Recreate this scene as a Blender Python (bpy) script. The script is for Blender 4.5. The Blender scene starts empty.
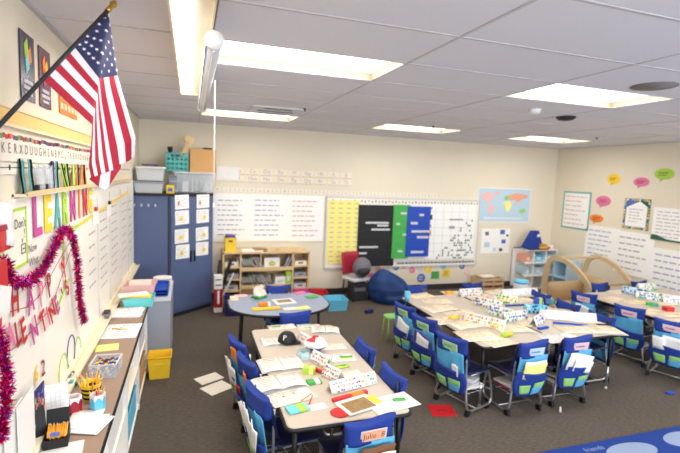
import bpy, bmesh, math, random
from mathutils import Vector, Matrix
R = math.radians
PI = math.pi
rnd = random.Random(7)
scene = bpy.context.scene
COL = scene.collection

# ------------------------------------------------------------------ materials
MATS = {}
def mat(name, color, rough=.6, metal=0., noise=0., nscale=30., emit=0., trans=0., coat=0., bump=0., alpha=1., spec=.5):
    if name in MATS: return MATS[name]
    m = bpy.data.materials.new(name); m.use_nodes = True
    nt = m.node_tree; b = nt.nodes['Principled BSDF']
    c = tuple((x/255.)**2.2 for x in color) + (1,)
    b.inputs['Base Color'].default_value = c
    b.inputs['Roughness'].default_value = rough
    b.inputs['Metallic'].default_value = metal
    b.inputs['Specular IOR Level'].default_value = spec
    if trans: b.inputs['Transmission Weight'].default_value = trans
    if alpha < 1: b.inputs['Alpha'].default_value = alpha
    if coat: b.inputs['Coat Weight'].default_value = coat
    if emit:
        b.inputs['Emission Color'].default_value = c; b.inputs['Emission Strength'].default_value = emit
    if noise or bump:
        tc = nt.nodes.new('ShaderNodeTexCoord')
        n = nt.nodes.new('ShaderNodeTexNoise'); n.inputs['Scale'].default_value = nscale; n.inputs['Detail'].default_value = 4
        nt.links.new(tc.outputs['Object'], n.inputs['Vector'])
        if noise:
            mx = nt.nodes.new('ShaderNodeMixRGB'); mx.inputs[1].default_value = tuple(min(1, v*(1+noise)) for v in c[:3])+(1,)
            mx.inputs[2].default_value = tuple(v*(1-noise) for v in c[:3])+(1,)
            nt.links.new(n.outputs['Fac'], mx.inputs[0]); nt.links.new(mx.outputs[0], b.inputs['Base Color'])
        if bump:
            bp = nt.nodes.new('ShaderNodeBump'); bp.inputs['Strength'].default_value = bump; bp.inputs['Distance'].default_value = .004
            nt.links.new(n.outputs['Fac'], bp.inputs['Height']); nt.links.new(bp.outputs[0], b.inputs['Normal'])
    MATS[name] = m
    return m

M = dict(
 wall=mat('cream_wall_paint', (231,221,200), .75, noise=.03, nscale=3, bump=.1),
 ceil=mat('ceiling_tile', (222,220,228), .9, noise=.07, nscale=240, bump=.5),
 bar=mat('ceiling_grid_metal', (190,186,188), .5),
 base=mat('dark_baseboard_vinyl', (52,48,50), .6),
 white=mat('white_paint', (238,236,232), .45), offw=mat('off_white_paper', (240,231,214), .7), cream2=mat('cream_booklet_paper', (238,220,190), .7), paper=mat('white_paper', (250,249,246), .7),
 cream=mat('cream_paper', (240,222,190), .7), ink=mat('grey_ink', (112,108,118), .8), faint=mat('faint_grey_ink', (178,172,178), .8), faintb=mat('faint_blue_ink', (160,168,208), .8), faintr=mat('faint_red_ink', (214,176,168), .8), bay=mat('dimmed_bay_liner', (150,140,122), .7), black=mat('black', (18,18,20), .55), dark=mat('charcoal', (44,44,48), .6),
 blueink=mat('blue_ink', (90,110,185), .8), redink=mat('red_ink', (205,100,90), .8),
 red=mat('red', (200,34,38), .45), red2=mat('deep_red', (165,24,50), .5), orange=mat('orange', (240,132,40), .5), yellow=mat('yellow', (250,208,50), .5),
 lemon=mat('pale_yellow_card', (250,238,140), .7), lime=mat('lime_green', (172,212,66), .55), green=mat('green', (70,170,80), .6), dgreen=mat('dark_green', (40,95,70), .6),
 teal=mat('teal', (84,170,166), .5), aqua=mat('aqua_plastic', (110,208,210), .4), sky=mat('light_blue', (105,195,228), .6), blue=mat('blue', (28,74,180), .5),
 navy=mat('navy', (28,38,92), .6), purple=mat('purple', (90,60,150), .5), pink=mat('pink', (232,120,160), .6), palepink=mat('pale_pink', (242,190,190), .6), magenta=mat('magenta', (196,72,146), .5),
 peach=mat('peach_tag', (240,170,140), .6), brown=mat('brown', (120,80,50), .7), tan=mat('tan_cardboard', (196,150,98), .8, noise=.06, nscale=8),
 wood=mat('light_birch_wood', (222,188,138), .5, noise=.08, nscale=14), wood2=mat('beige_wood', (205,178,138), .55, noise=.08, nscale=10),
 cork=mat('yellow_cork', (244,206,132), .85, noise=.1, nscale=60), chrome=mat('brushed_steel', (190,190,195), .3, .9), brass=mat('brass', (190,150,70), .3, .9),
 grey=mat('grey_metal', (150,156,168), .5), lgrey=mat('light_grey', (205,207,212), .5), cab=mat('slate_blue_cabinet', (84,98,136), .45),
 shellblue=mat('navy_plastic_shell', (30,34,78), .4),
 sackD=mat('royal_blue_fabric', (30,57,140), .8, noise=.12, nscale=40, bump=.3), sackL=mat('sky_blue_fabric', (92,172,214), .8, noise=.1, nscale=40, bump=.3),
 sackG=mat('green_fabric', (150,208,120), .8, noise=.1, nscale=40),
 table=mat('tan_laminate', (198,184,168), .4, noise=.04, nscale=120), tgrey=mat('blue_grey_laminate', (146,158,184), .35, noise=.05, nscale=100),
 counter=mat('brown_laminate', (158,132,112), .4, noise=.08, nscale=70), bean=mat('navy_bean_bag_fabric', (30,62,118), .75, noise=.2, nscale=6, bump=.3),
 clear=mat('clear_plastic', (225,232,240), .15, trans=.0, alpha=.3), clearw=mat('frosted_plastic', (232,236,240), .3, alpha=.72),
 wb=mat('whiteboard_enamel', (244,238,226), .4, coat=.1), alu=mat('aluminium_frame', (190,192,196), .35, .7),
 sea=mat('map_sea', (186,214,232), .5), gloss=mat('glossy_navy_poster', (52,52,88), .2), gloss2=mat('glossy_purple_poster', (98,58,84), .2),
 pencil=mat('pencil_yellow', (245,170,50), .5), emit=mat('lamp_diffuser', (255,250,240), .5, emit=4.), fix=mat('fixture_cream', (236,224,196), .5),
 vent=mat('vent_grey', (120,116,116), .6), rug=mat('royal_blue_rug', (22,58,134), .95, noise=.15, nscale=90, bump=.6), rugw=mat('pale_rug_pattern', (138,154,184), .95, noise=.12, nscale=90),
 flagR=mat('flag_red', (182,36,60), .75), flagW=mat('flag_white', (238,234,240), .75), flagB=mat('flag_navy', (48,52,92), .75),
 photo=mat('sepia_photo', (150,118,72), .4, noise=.5, nscale=30),
)
# carpet: heathered loops
def carpet():
    m = mat('heathered_brown_carpet', (96,82,74), .95)
    nt = m.node_tree; b = nt.nodes['Principled BSDF']
    tc = nt.nodes.new('ShaderNodeTexCoord'); mp = nt.nodes.new('ShaderNodeMapping'); mp.inputs['Scale'].default_value = (14, 55, 1)
    n = nt.nodes.new('ShaderNodeTexNoise'); n.inputs['Scale'].default_value = 1.6; n.inputs['Detail'].default_value = 7
    n2 = nt.nodes.new('ShaderNodeTexNoise'); n2.inputs['Scale'].default_value = 160; n2.inputs['Detail'].default_value = 3
    cr = nt.nodes.new('ShaderNodeValToRGB'); cr.color_ramp.elements[0].position = .3; cr.color_ramp.elements[1].position = .7
    cr.color_ramp.elements[0].color = (.042,.033,.026,1); cr.color_ramp.elements[1].color = (.165,.13,.10,1)
    ad = nt.nodes.new('ShaderNodeMath'); ad.operation = 'MULTIPLY_ADD'; ad.inputs[1].default_value = .5
    ml = nt.nodes.new('ShaderNodeMath'); ml.operation = 'MULTIPLY'; ml.inputs[1].default_value = .5
    nt.links.new(tc.outputs['Object'], mp.inputs['Vector']); nt.links.new(mp.outputs[0], n.inputs['Vector']); nt.links.new(tc.outputs['Object'], n2.inputs['Vector'])
    nt.links.new(n2.outputs['Fac'], ml.inputs[0]); nt.links.new(n.outputs['Fac'], ad.inputs[0]); nt.links.new(ml.outputs[0], ad.inputs[2])
    nt.links.new(ad.outputs[0], cr.inputs[0]); nt.links.new(cr.outputs[0], b.inputs['Base Color'])
    bp = nt.nodes.new('ShaderNodeBump'); bp.inputs['Strength'].default_value = .8; bp.inputs['Distance'].default_value = .006
    nt.links.new(n2.outputs['Fac'], bp.inputs['Height']); nt.links.new(bp.outputs[0], b.inputs['Normal'])
    return m
M['mblack'] = mat('matte_black_card', (30,30,32), 1., spec=.05)
M['carpet'] = carpet()

# ------------------------------------------------------------------ mesh collector
TXT = {}
def text_geo(s, bold=0.):
    if (s,bold) in TXT: return TXT[(s,bold)]
    cu = bpy.data.curves.new('t', 'FONT'); cu.body = s; cu.size = 1.; cu.extrude = .0; cu.align_x = 'CENTER'; cu.align_y = 'CENTER'; cu.resolution_u = 2; cu.offset = bold
    ob = bpy.data.objects.new('t', cu); COL.objects.link(ob)
    bpy.context.view_layer.update()
    me = bpy.data.meshes.new_from_object(ob.evaluated_get(bpy.context.evaluated_depsgraph_get()))
    vs = [v.co.copy() for v in me.vertices]; fs = [tuple(p.vertices) for p in me.polygons]
    bpy.data.objects.remove(ob); bpy.data.curves.remove(cu); bpy.data.meshes.remove(me)
    TXT[(s,bold)] = (vs, fs); return TXT[(s,bold)]

class MB:
    def __init__(s): s.v = []; s.f = []; s.m = []; s.mats = []; s.sm = []; s.X = Matrix.Identity(4)
    def mi(s, m):
        m = M[m] if isinstance(m, str) else m
        if m not in s.mats: s.mats.append(m)
        return s.mats.index(m)
    def add(s, vs, fs, m, smooth=False, X=None):
        T = s.X @ X if X is not None else s.X
        o = len(s.v); s.v += [tuple(T @ Vector(v)) for v in vs]; k = s.mi(m)
        for f in fs: s.f.append(tuple(i+o for i in f)); s.m.append(k); s.sm.append(smooth)
        return s
    def box(s, c, d, m, rz=0., X=None, bev=0.):
        x, y, z = d[0]/2, d[1]/2, d[2]/2
        if bev:
            return s.rbox(c, d, m, rz, bev)
        vs = [(a*x, b*y, e*z) for e in (-1, 1) for b in (-1, 1) for a in (-1, 1)]
        T = Matrix.Translation(c) @ Matrix.Rotation(rz, 4, 'Z')
        if X is not None: T = T @ X
        return s.add(vs, [(0,2,3,1),(4,5,7,6),(0,1,5,4),(2,6,7,3),(0,4,6,2),(1,3,7,5)], m, False, T)
    def rbox(s, c, d, m, rz=0., b=.01, n=3):
        # box with rounded vertical edges and a small top chamfer
        x, y, z = d[0]/2, d[1]/2, d[2]/2
        def ring(ins, zz):
            out = []
            for (sx, sy, a0) in ((1,1,0),(-1,1,90),(-1,-1,180),(1,-1,270)):
                for k in range(n+1):
                    a = R(a0+90*k/n); r = max(b-ins, 1e-4)
                    out.append((sx*(x-b)+r*math.cos(a), sy*(y-b)+r*math.sin(a), zz))
            return out
        t = min(b*.4, z*.5)
        rings = [ring(t, -z), ring(0, -z+t), ring(0, z-t), ring(t, z)]
        N = len(rings[0]); vs = sum(rings, []); fs = []
        for k in range(3):
            for i in range(N): j = (i+1) % N; fs.append((k*N+i, k*N+j, (k+1)*N+j, (k+1)*N+i))
        fs.append(tuple(range(N))[::-1]); fs.append(tuple(range(3*N, 4*N)))
        return s.add(vs, fs, m, False, Matrix.Translation(c) @ Matrix.Rotation(rz, 4, 'Z'))
    def prism(s, poly, z0, z1, m, X=None):
        n = len(poly); vs = [(a, b, z0) for a, b in poly]+[(a, b, z1) for a, b in poly]
        fs = [tuple(range(n))[::-1], tuple(range(n, 2*n))]+[(i, (i+1) % n, n+(i+1) % n, n+i) for i in range(n)]
        return s.add(vs, fs, m, False, X)
    def plate(s, poly, y0, y1, m, X=None):
        # polygon in local x-z, thickness along y
        n = len(poly); vs = [(a, y0, b) for a, b in poly]+[(a, y1, b) for a, b in poly]
        fs = [tuple(range(n)), tuple(range(n, 2*n))[::-1]]+[(i, n+i, n+(i+1) % n, (i+1) % n) for i in range(n)]
        return s.add(vs, fs, m, False, X)
    def tube(s, pts, r, m, n=8, closed=False, rad=None):
        pts = [Vector(q) for q in pts]; N = len(pts); vs = []; fs = []
        up = None
        for i, q in enumerate(pts):
            a = pts[(i-1) % N] if (i > 0 or closed) else q; b = pts[(i+1) % N] if (i < N-1 or closed) else q
            t = (b-a).normalized()
            if up is None:
                up = Vector((0,0,1)) if abs(t.z) < .9 else Vector((1,0,0))
            sd = t.cross(up).normalized(); up = sd.cross(t).normalized()
            rr = rad[i] if rad else r
            for k in range(n):
                an = 2*PI*k/n; vs.append(q+sd*math.cos(an)*rr+up*math.sin(an)*rr)
        L = N if closed else N-1
        for i in range(L):
            j = (i+1) % N
            for k in range(n): l = (k+1) % n; fs.append((i*n+k, i*n+l, j*n+l, j*n+k))
        if not closed: fs.append(tuple(range(n))[::-1]); fs.append(tuple(range((N-1)*n, N*n)))
        return s.add(vs, fs, m, True)
    def lathe(s, prof, m, n=20, X=None, c=(0,0,0)):
        vs = []; fs = []
        for (r, z) in prof:
            for k in range(n): a = 2*PI*k/n; vs.append((c[0]+r*math.cos(a), c[1]+r*math.sin(a), c[2]+z))
        for i in range(len(prof)-1):
            for k in range(n): l = (k+1) % n; fs.append((i*n+k, i*n+l, (i+1)*n+l, (i+1)*n+k))
        if prof[0][0] > 1e-4: fs.append(tuple(range(n))[::-1])
        if prof[-1][0] > 1e-4: fs.append(tuple(range((len(prof)-1)*n, len(prof)*n)))
        return s.add(vs, fs, m, True, X)
    def sheet(s, fn, nu, nv, th, m, mfn=None):
        # closed thin shell over fn(u,v), u,v in 0..1
        P = [[Vector(fn(i/nu, j/nv)) for i in range(nu+1)] for j in range(nv+1)]
        Nn = []
        for j in range(nv+1):
            row = []
            for i in range(nu+1):
                a = P[j][min(i+1,nu)]-P[j][max(i-1,0)]; b = P[min(j+1,nv)][i]-P[max(j-1,0)][i]
                n_ = a.cross(b); row.append(n_.normalized() if n_.length > 1e-9 else Vector((0,0,1)))
            Nn.append(row)
        w = nu+1; tot = w*(nv+1)
        vs = [P[j][i]+Nn[j][i]*th/2 for j in range(nv+1) for i in range(w)]+[P[j][i]-Nn[j][i]*th/2 for j in range(nv+1) for i in range(w)]
        quads = []; qm = []
        for j in range(nv):
            for i in range(nu):
                a = j*w+i; mm = mfn(i, j) if mfn else m
                quads.append((a, a+1, a+w+1, a+w)); qm.append(mm)
                quads.append((tot+a, tot+a+w, tot+a+w+1, tot+a+1)); qm.append(mm)
        for i in range(nu):
            quads.append((i, tot+i, tot+i+1, i+1)); qm.append(mfn(i,0) if mfn else m)
            a = nv*w+i; quads.append((a, a+1, tot+a+1, tot+a)); qm.append(mfn(i,nv-1) if mfn else m)
        for j in range(nv):
            a = j*w; quads.append((a, a+w, tot+a+w, tot+a)); qm.append(mfn(0,j) if mfn else m)
            a = j*w+nu; quads.append((a, tot+a, tot+a+w, a+w)); qm.append(mfn(nu-1,j) if mfn else m)
        o = len(s.v); s.v += [tuple(s.X @ v) for v in vs]
        for q, mm in zip(quads, qm): s.f.append(tuple(k+o for k in q)); s.m.append(s.mi(mm)); s.sm.append(True)
        return s
    def text(s, t, c, size, m, X=None, sx=1., bold=0.):
        # default: lies in local x-z plane facing -y
        vs, fs = text_geo(t, bold)
        T = Matrix.Translation(c) @ (X if X is not None else Matrix.Rotation(R(90), 4, 'X')) @ Matrix.Diagonal((size*sx, size, size, 1))
        return s.add(vs, fs, m, False, T)
    def build(s, name, parent=None, loc=None, rz=0.):
        me = bpy.data.meshes.new(name); me.from_pydata(s.v, [], s.f)
        for m in s.mats: me.materials.append(m)
        for p_, k, sm in zip(me.polygons, s.m, s.sm): p_.material_index = k; p_.use_smooth = sm
        me.validate(); me.update()
        bm = bmesh.new(); bm.from_mesh(me); bmesh.ops.recalc_face_normals(bm, faces=bm.faces); bm.to_mesh(me); bm.free()
        o = bpy.data.objects.new(name, me); COL.objects.link(o)
        if parent: o.parent = parent
        if loc is not None: o.location = loc
        o.rotation_euler.z = rz
        return o

FLAT = Matrix.Identity(4)     # text lying on a table, reading towards +y
def tag(o, label=None, cat=None, group=None, kind=None):
    if label: o['label'] = label
    if cat: o['category'] = cat
    if group: o['group'] = group
    if kind: o['kind'] = kind
    return o
def thing(name, label, cat, loc=(0,0,0), rz=0., group=None):
    o = bpy.data.objects.new(name, None); COL.objects.link(o); o.location = loc; o.rotation_euler.z = rz; o.empty_display_size = .1
    return tag(o, label, cat, group)
def dup(o, parent=None):
    c = o.copy(); COL.objects.link(c)
    if parent: c.parent = parent
    for ch in list(o.children):
        dup(ch, c)
    return c
def struct(o): o['kind'] = 'structure'; return o
D = 7.3880; W = 7.7992; H = 2.80; NEAR = -1.75; TZ = .60; CT = .76
def scrib(mb, x0, x1, z0, z1, rows, m, y=-.004, th=.3, flat=False, fill=.85, seed=1, seg=4):
    # rows of short hand-written strokes in local x-z (or x-y when flat)
    r = random.Random(seed); hgt = abs(z1-z0)/rows
    for k in range(rows):
        zc = z1-(k+.5)*hgt; x = x0; 
        end = x0+(x1-x0)*(fill if k % 3 else min(1, fill+.1))*(1-.25*r.random())
        while x < end:
            l = (x1-x0)/seg*(.3+.6*r.random()); xe = min(x+l, end); t = hgt*th/2
            if flat: vs = [(x,zc-t,y),(xe,zc-t,y),(xe,zc+t,y),(x,zc+t,y)]
            else: vs = [(x,y,zc-t),(xe,y,zc-t),(xe,y,zc+t),(x,y,zc+t)]
            mb.add(vs, [(0,1,2,3)], m); x = xe+(x1-x0)/seg*.18
# ================================================================== SETTING
LC = [(cx, cy) for cy in (-3.36+3.05, 2.735, 5.785) for cx in (.846, 3.285, 5.724)]  # first row, behind the camera, is unseen and added for overhead lighting
def in_light(x, y): return any(a-.01 < x < a+1.21+.02 and b-.01 < y < b+.62 for a, b in LC)
struct(MB().box((W/2, (D+NEAR)/2, -.06), (W+.4, D-NEAR+.4, .12), 'carpet').build('floor'))
mb = MB()
xs = [0]+[-.373+1.2192*i for i in range(1, 8) if 0 < -.373+1.2192*i < W]+[W]
ys = [NEAR]+[2.735+.6096*j for j in range(-8, 9) if NEAR < 2.735+.6096*j < D]+[D]
for i in range(len(xs)-1):
    for j in range(len(ys)-1):
        cx, cy = (xs[i]+xs[i+1])/2, (ys[j]+ys[j+1])/2
        if in_light(cx, cy): continue
        mb.box((cx, cy, H+.01), (xs[i+1]-xs[i], ys[j+1]-ys[j], .02), 'ceil')
struct(mb.build('ceiling'))
mb = MB()
for x in xs[1:-1]: mb.box((x, (D+NEAR)/2, H-.001), (.018, D-NEAR, .004), 'bar')
for y in ys[1:-1]:
    mb.box((W/2, y, H-.0012), (W, .018, .004), 'bar')
mb.box((.012, (D+NEAR)/2, H-.006), (.024, D-NEAR, .012), 'bar'); mb.box((W/2, D-.012, H-.006), (W, .024, .012), 'bar'); mb.box((W-.012, (D+NEAR)/2, H-.006), (.024, D-NEAR, .012), 'bar')
struct(mb.build('trim_1'))
struct(MB().box((W/2, D+.1, H/2), (W+.4, .2, H+.1), 'wall').build('wall_back'))
struct(MB().box((-.1, (D+NEAR)/2, H/2), (.2, D-NEAR, H+.1), 'wall').build('wall_left'))
struct(MB().box((W+.1, (D+NEAR)/2, H/2), (.2, D-NEAR, H+.1), 'wall').build('wall_right'))
struct(MB().box((W/2, D-.008, .05), (W, .016, .10), 'base').build('baseboard_back'))
struct(MB().box((W-.008, (D+NEAR)/2, .05), (.016, D-NEAR, .10), 'base').build('baseboard_right'))
struct(MB().box((.008, (D+NEAR)/2, .05), (.016, D-NEAR, .10), 'base').build('baseboard_left'))
# near wall with three windows behind the camera
WX = [(1.0, 3.0), (3.4, 5.4), (5.8, 7.3)]
mb = MB(); mb.box((W/2, NEAR-.1, .45), (W+.4, .2, .9), 'wall'); mb.box((W/2, NEAR-.1, 2.6), (W+.4, .2, .4), 'wall')
for a, b in ((-.2, 1.0), (3.0, 3.4), (5.4, 5.8), (7.3, W+.2)): mb.box(((a+b)/2, NEAR-.1, 1.65), (b-a, .2, 1.5), 'wall')
struct(mb.build('wall_near'))
for k, (a, b) in enumerate(WX):
    mb = MB()
    for z in (.93, 2.37): mb.box(((a+b)/2, NEAR-.05, z), (b-a, .08, .06), 'white')
    for x in (a+.03, (a+b)/2, b-.03): mb.box((x, NEAR-.05, 1.65), (.06, .08, 1.5), 'white')
    struct(mb.build('window_%d' % (k+1)))

# ceiling lights: recessed cavities with a glowing top
def ceiling_light(x, y, label):
    t = thing('ceiling_light', label, 'ceiling light', (x+.6096, y+.3048, H), 0, 'recessed fluorescent panels')
    m = MB(); w, d, h = 1.2192, .6096, .07
    m.box((0, -d/2+.006, h/2), (w, .012, h), 'bay'); m.box((0, d/2-.006, h/2), (w, .012, h), 'bay')  # inner walls coloured darker than the white top, their dimness painted in
    m.box((-w/2+.006, 0, h/2), (.012, d-.024, h), 'bay'); m.box((w/2-.006, 0, h/2), (.012, d-.024, h), 'bay')
    m.box((0, 0, h+.006), (w, d, .012), 'white')
    m.build('housing', t)
    MB().box((0, 0, h-.008), (w-.03, d-.03, .012), 'emit').build('diffuser', t)
LL = ['added unseen ceiling light on the left behind the viewpoint', 'added unseen ceiling light in the middle behind the viewpoint', 'added unseen ceiling light on the right behind the viewpoint',
 'large bright ceiling light right of the hanging screen tube', 'bright ceiling light at the upper right, near the round speaker', 'ceiling light just outside the right edge',
 'small far ceiling light near the air vent above the cabinets', 'small far ceiling light above the black pocket chart', 'small far ceiling light by the right back corner']
for k, (a, b) in enumerate(LC): ceiling_light(a, b, LL[k])

# long pendant fixture along the left wall
t = thing('strip_light', 'long cream fluorescent fixture running along the ceiling beside the flag', 'ceiling light', (.735, 3.17, H-.04))
m = MB(); m.box((-.088, 0, -.0), (.012, 2.44, .06), 'fix'); m.box((.095, 0, -.0), (.010, 2.44, .06), 'fix'); m.box((0.005, 0, .03), (.19, 2.44, .016), 'fix')
m.box((.055, 0, .0), (.075, 2.42, .016), 'fix'); m.box((.104, 0, .005), (.006, 2.40, .05), 'brown')  # brown strip paints the shadow line along the fixture's right side
m.box((0, -1.215, 0), (.19, .01, .06), 'fix'); m.box((0, 1.215, 0), (.19, .01, .06), 'fix')
m.build('housing', t)
MB().box((-.035, 0, -.018), (.092, 2.40, .02), 'emit').build('diffuser', t)
m = MB()
m.box((0, 0, .0385), (.05, 2.2, .003), 'chrome'); m.build('mounting_bracket', t)

# projector screen roll with its cord
t = thing('projector_screen', 'white rolled projection screen tube hung from the ceiling on short chains', 'projector screen', (.838, 2.25, 2.655))
m = MB(); m.tube([(0,0,0),(0,2.35,0)], .036, 'lgrey', 16); m.box((0, 1.18, -.036), (.012, 2.3, .014), 'white'); m.box((-.034, 1.18, .0), (.01, 2.3, .03), 'grey'); m.build('case', t)
m = MB(); m.tube([(0,-.012,0),(0,.004,0)], .043, 'white', 20); m.build('end_cap', t); MB().tube([(0,2.346,0),(0,2.362,0)], .043, 'white', 20).build('end_cap', t)
m = MB()
for y in (.12, 2.2):
    for k in range(7): m.lathe([(0.003,.0),(.006,.004),(.003,.014)], 'chrome', 6, c=(0, y, .04+k*.0155))
m.box((0, .12, .147), (.05, .012, .006), 'chrome'); m.build('chain', t)
m = MB(); m.tube([(.046,.9,-.01),(.046,.9,-.4),(.046,.9,-.82)], .0035, 'white', 6); m.lathe([(0,0),(.008,.01),(.006,.03),(0,.035)], 'white', 8, c=(.046,.9,-.85)); m.build('pull_cord', t)

# air vent, detectors
c = (1.68, 5.33)
t = thing('air_vent', 'square ceiling air vent beside the far left ceiling light', 'vent', (c[0], c[1]+.08, H))
m = MB(); m.box((0,0,-.006), (.58,.58,.012), 'ceil'); m.build('vent_plate', t)
for k in range(3): MB().box((0, -.2+.2*k, -.014), (.42-.1*abs(k-1), .05, .01), 'vent').build('slat', t)
def disc(name, label, cat, x, y, prof, mm):
    o = MB().lathe(prof, mm, 28).build(name, None, (x, y, H)); tag(o, label, cat)
disc('smoke_detector', 'small white round smoke detector on the ceiling', 'smoke detector', 3.98, 3.75, [(.06,0),(.06,-.02),(.045,-.045),(.0,-.05)], 'white')
disc('dome_sensor', 'dark half-dome sensor on the ceiling past the smoke detector', 'sensor', 4.6, 3.98, [(.10,0),(.10,-.012),(.075,-.035),(.0,-.045)], 'dark')
disc('ceiling_speaker', 'flat round grey speaker grille in the ceiling at the right', 'speaker', 3.93, 2.49, [(.15,0),(.15,-.006),(.0,-.008)], 'vent')
for x, y, l in ((1.95, 5.05, 'tiny sprinkler head near the air vent'), (3.9, 5.6, 'tiny sprinkler head before the far middle ceiling light'), (6.55, 5.35, 'tiny sprinkler head by the far right ceiling light')):
    disc('sprinkler_head', l, 'sprinkler', x, y, [(.02,0),(.02,-.008),(.008,-.012),(.008,-.03),(.016,-.032),(.0,-.034)], 'dark')

# ================================================================== wall helpers
def wthing(wall, p, q, name, label, cat, off=.004, group=None):
    # p, q: upper-left and lower-right points on the wall (as seen from inside); returns empty at the centre, w, h
    p, q = Vector(p), Vector(q); c = (p+q)/2; h = abs(p.z-q.z)
    if wall == 'back': rz, w, n = 0, abs(q.x-p.x), Vector((0,-1,0)); c.y = D
    elif wall == 'left': rz, w, n = R(90), abs(q.y-p.y), Vector((1,0,0)); c.x = 0
    else: rz, w, n = R(-90), abs(q.y-p.y), Vector((-1,0,0)); c.x = W
    return thing(name, label, cat, c+n*off, rz, group), w, h
def sheetbox(m, w, h, mt, th=.004, cx=0, cz=0, y=0): m.box((cx, y, cz), (w, th, h), mt); return m
def wposter(wall, p, q, name, label, cat, face='paper', border=None, off=.004, th=.004, rows=0, ink='ink', group=None, bw=.012, tx=None, txm='ink', seed=1):
    t, w, h = wthing(wall, p, q, name, label, cat, off, group)
    m = MB()
    if border:
        m.box((0, 0, 0), (w, th, h), border); m.box((0, -th/2-.0005, 0), (w-2*bw, .001, h-2*bw), face)
    else: m.box((0, 0, 0), (w, th, h), face)
    m.build('sheet', t)
    if rows or tx:
        k = MB()
        if rows: scrib(k, -w/2*.8, w/2*.85, -h/2*.85, h/2*(.85 if not tx else .6), rows, ink, -th/2-.0025, .22, seed=seed)
        if tx: k.text(tx, (0, -th/2-.0025, h*.38), min(h*.13, w*1.5/len(tx)), txm)
        k.build('writing', t)
    return t, w, h

# ================================================================== BACK WALL
t, w, h = wthing('back', (2.949, 7.388, 1.692), (5.994, 7.388, 0.477), 'whiteboard', 'large framed whiteboard covered with charts on the back wall', 'whiteboard', .012)
m = MB(); m.box((0,0,0), (w,.02,h), 'wb'); m.build('board', t)
m = MB(); 
for sx in (-1,1): m.box((sx*(w/2+.01),-.006,0), (.018,.03,h+.035), 'lgrey')
for sz in (-1,1): m.box((0,-.006,sz*(h/2+.01)), (w+.035,.03,.018), 'lgrey')
m.build('board_frame', t); BX, BZ = t.location.x, t.location.z
m = MB()
for k in range(46):
    m.box((-w/2+.04+(w-.08)*k/45, -.013, h/2-.055+.01*(k%2)), (.022, .004, .03), ('ink','dark','grey')[k%3])
m.build('border_strip', t)
m = MB()
for k in range(44):
    a = -w/2+1.38+(w-1.42)*k/43; m.plate([(a-.02,-h/2+.03),(a+.02,-h/2+.03),(a,-h/2+.085)], -.016, -.012, 'dark' if k%2 else 'grey')
m.build('triangle_border', t)
def pocket(p, q, name, label, mt, rows, cards, cardm, seed, inset=.05):
    t, w, h = wthing('back', p, q, name, label, 'pocket chart', .036+.013*seed)
    MB().box((0,0,0), (w,.012,h), mt).build('backing', t)
    m = MB()
    for k in range(rows):
        z = h/2-h*(k+.9)/rows; m.box((0,-.009,z), (w*.96,.006,h/rows*.35), mt)
    m.build('pocket_row', t)
    r = random.Random(seed)
    for (cx, rw, cw) in cards:
        z = h/2-h*(rw+.5)/rows; MB().box((cx*w,-.015,z), (cw*w,.003,h/rows*.28), cardm).build('card', t)
    return t
# yellow schedule chart with rows of cards
t, w, h = wthing('back', (2.968, 7.388, 1.650), (3.561, 7.388, 0.540), 'word_wall_chart', 'pale yellow chart printed with four columns of words', 'chart', .030)
MB().box((0,0,0), (w,.01,h), 'lemon').build('sheet', t)
m = MB()
for i in range(4):
    for j in range(13): m.box((-w/2+w*(i+.5)/4, -.0065, h/2-h*(j+.6)/13.2), (w/4*.5, .002, h/13*.16), 'faint')
m.box((w*.38,-.0065,-h*.44), (w*.2,.003,h*.1), 'paper'); m.build('writing', t)
pocket((3.521, 7.388, 1.584), (4.237, 7.388, 0.497), 'pocket_chart', 'black pocket chart with a few white word cards', 'black', 9, [(0,2.1,.62),(.1,3.1,.5),(-.2,5.7,.5),(-.35,6.6,.2),(.15,2.5,.3)], 'lgrey', 1)
pocket((4.183, 7.388, 1.597), (4.513, 7.388, 0.632), 'pocket_chart', 'narrow green pocket chart beside the blue one', 'green', 7, [(.1,.6,.35),(-.2,2,.2),(.2,3.4,.2),(0,5.6,.3)], 'lgrey', 2)
pocket((4.454, 7.388, 1.574), (4.926, 7.388, 0.663), 'pocket_chart', 'blue pocket chart with white picture cards', 'blue', 6, [(.1,.5,.2),(-.2,1.5,.3),(.1,2.5,.8),(.2,3.2,.5),(0,5,.55)], 'lgrey', 3)
t, w, h = wthing('back', (4.880, 7.388, 1.629), (5.917, 7.388, 0.588), 'number_chart', 'white number chart with small black cards filling its lower right', 'chart', .03)
MB().box((0,0,0), (w,.008,h), 'paper').build('sheet', t)
m = MB(); r = random.Random(4)
for k in range(1,6): m.box((-w/2+w*k/6,-.0055,0), (.006,.002,h*.9), 'lgrey')
for k in range(1,7): m.box((0,-.0055,-h/2+h*k/7), (w*.9,.002,.006), 'lgrey')
m.build('grid_line', t); m = MB()
for i in range(26):
    for j in range(22):
        u, v = (i+.5)/26, (j+.5)/22
        if u+(1-v)*.9 > 1.1 and r.random() < .3:
            a, b = -w/2+w*u, -h/2+h*v; m = MB(); m.plate([(a-.02,b-.015),(a+.02,b-.015),(a+.01*(r.random()-.5),b+.025)], -.008, -.0045, 'dark'); m.build('number_card', t)
m = MB(); m.box((-w*.43,-.008,h*.26), (.07,.004,.09), 'dark'); m.box((-w*.43,-.008,h*.42), (.05,.004,.04), 'grey'); m.box((-w*.43,-.008,-.02), (.06,.004,.09), 'orange'); m.box((-w*.43,-.008,h*.1), (.05,.004,.04), 'grey')
m.box((w*.1,-.008,h*.22), (.3,.004,.02), 'ink'); m.box((w*.02,-.008,h*.08), (.12,.004,.05), 'grey'); m.build('picture_card', t)
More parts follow.
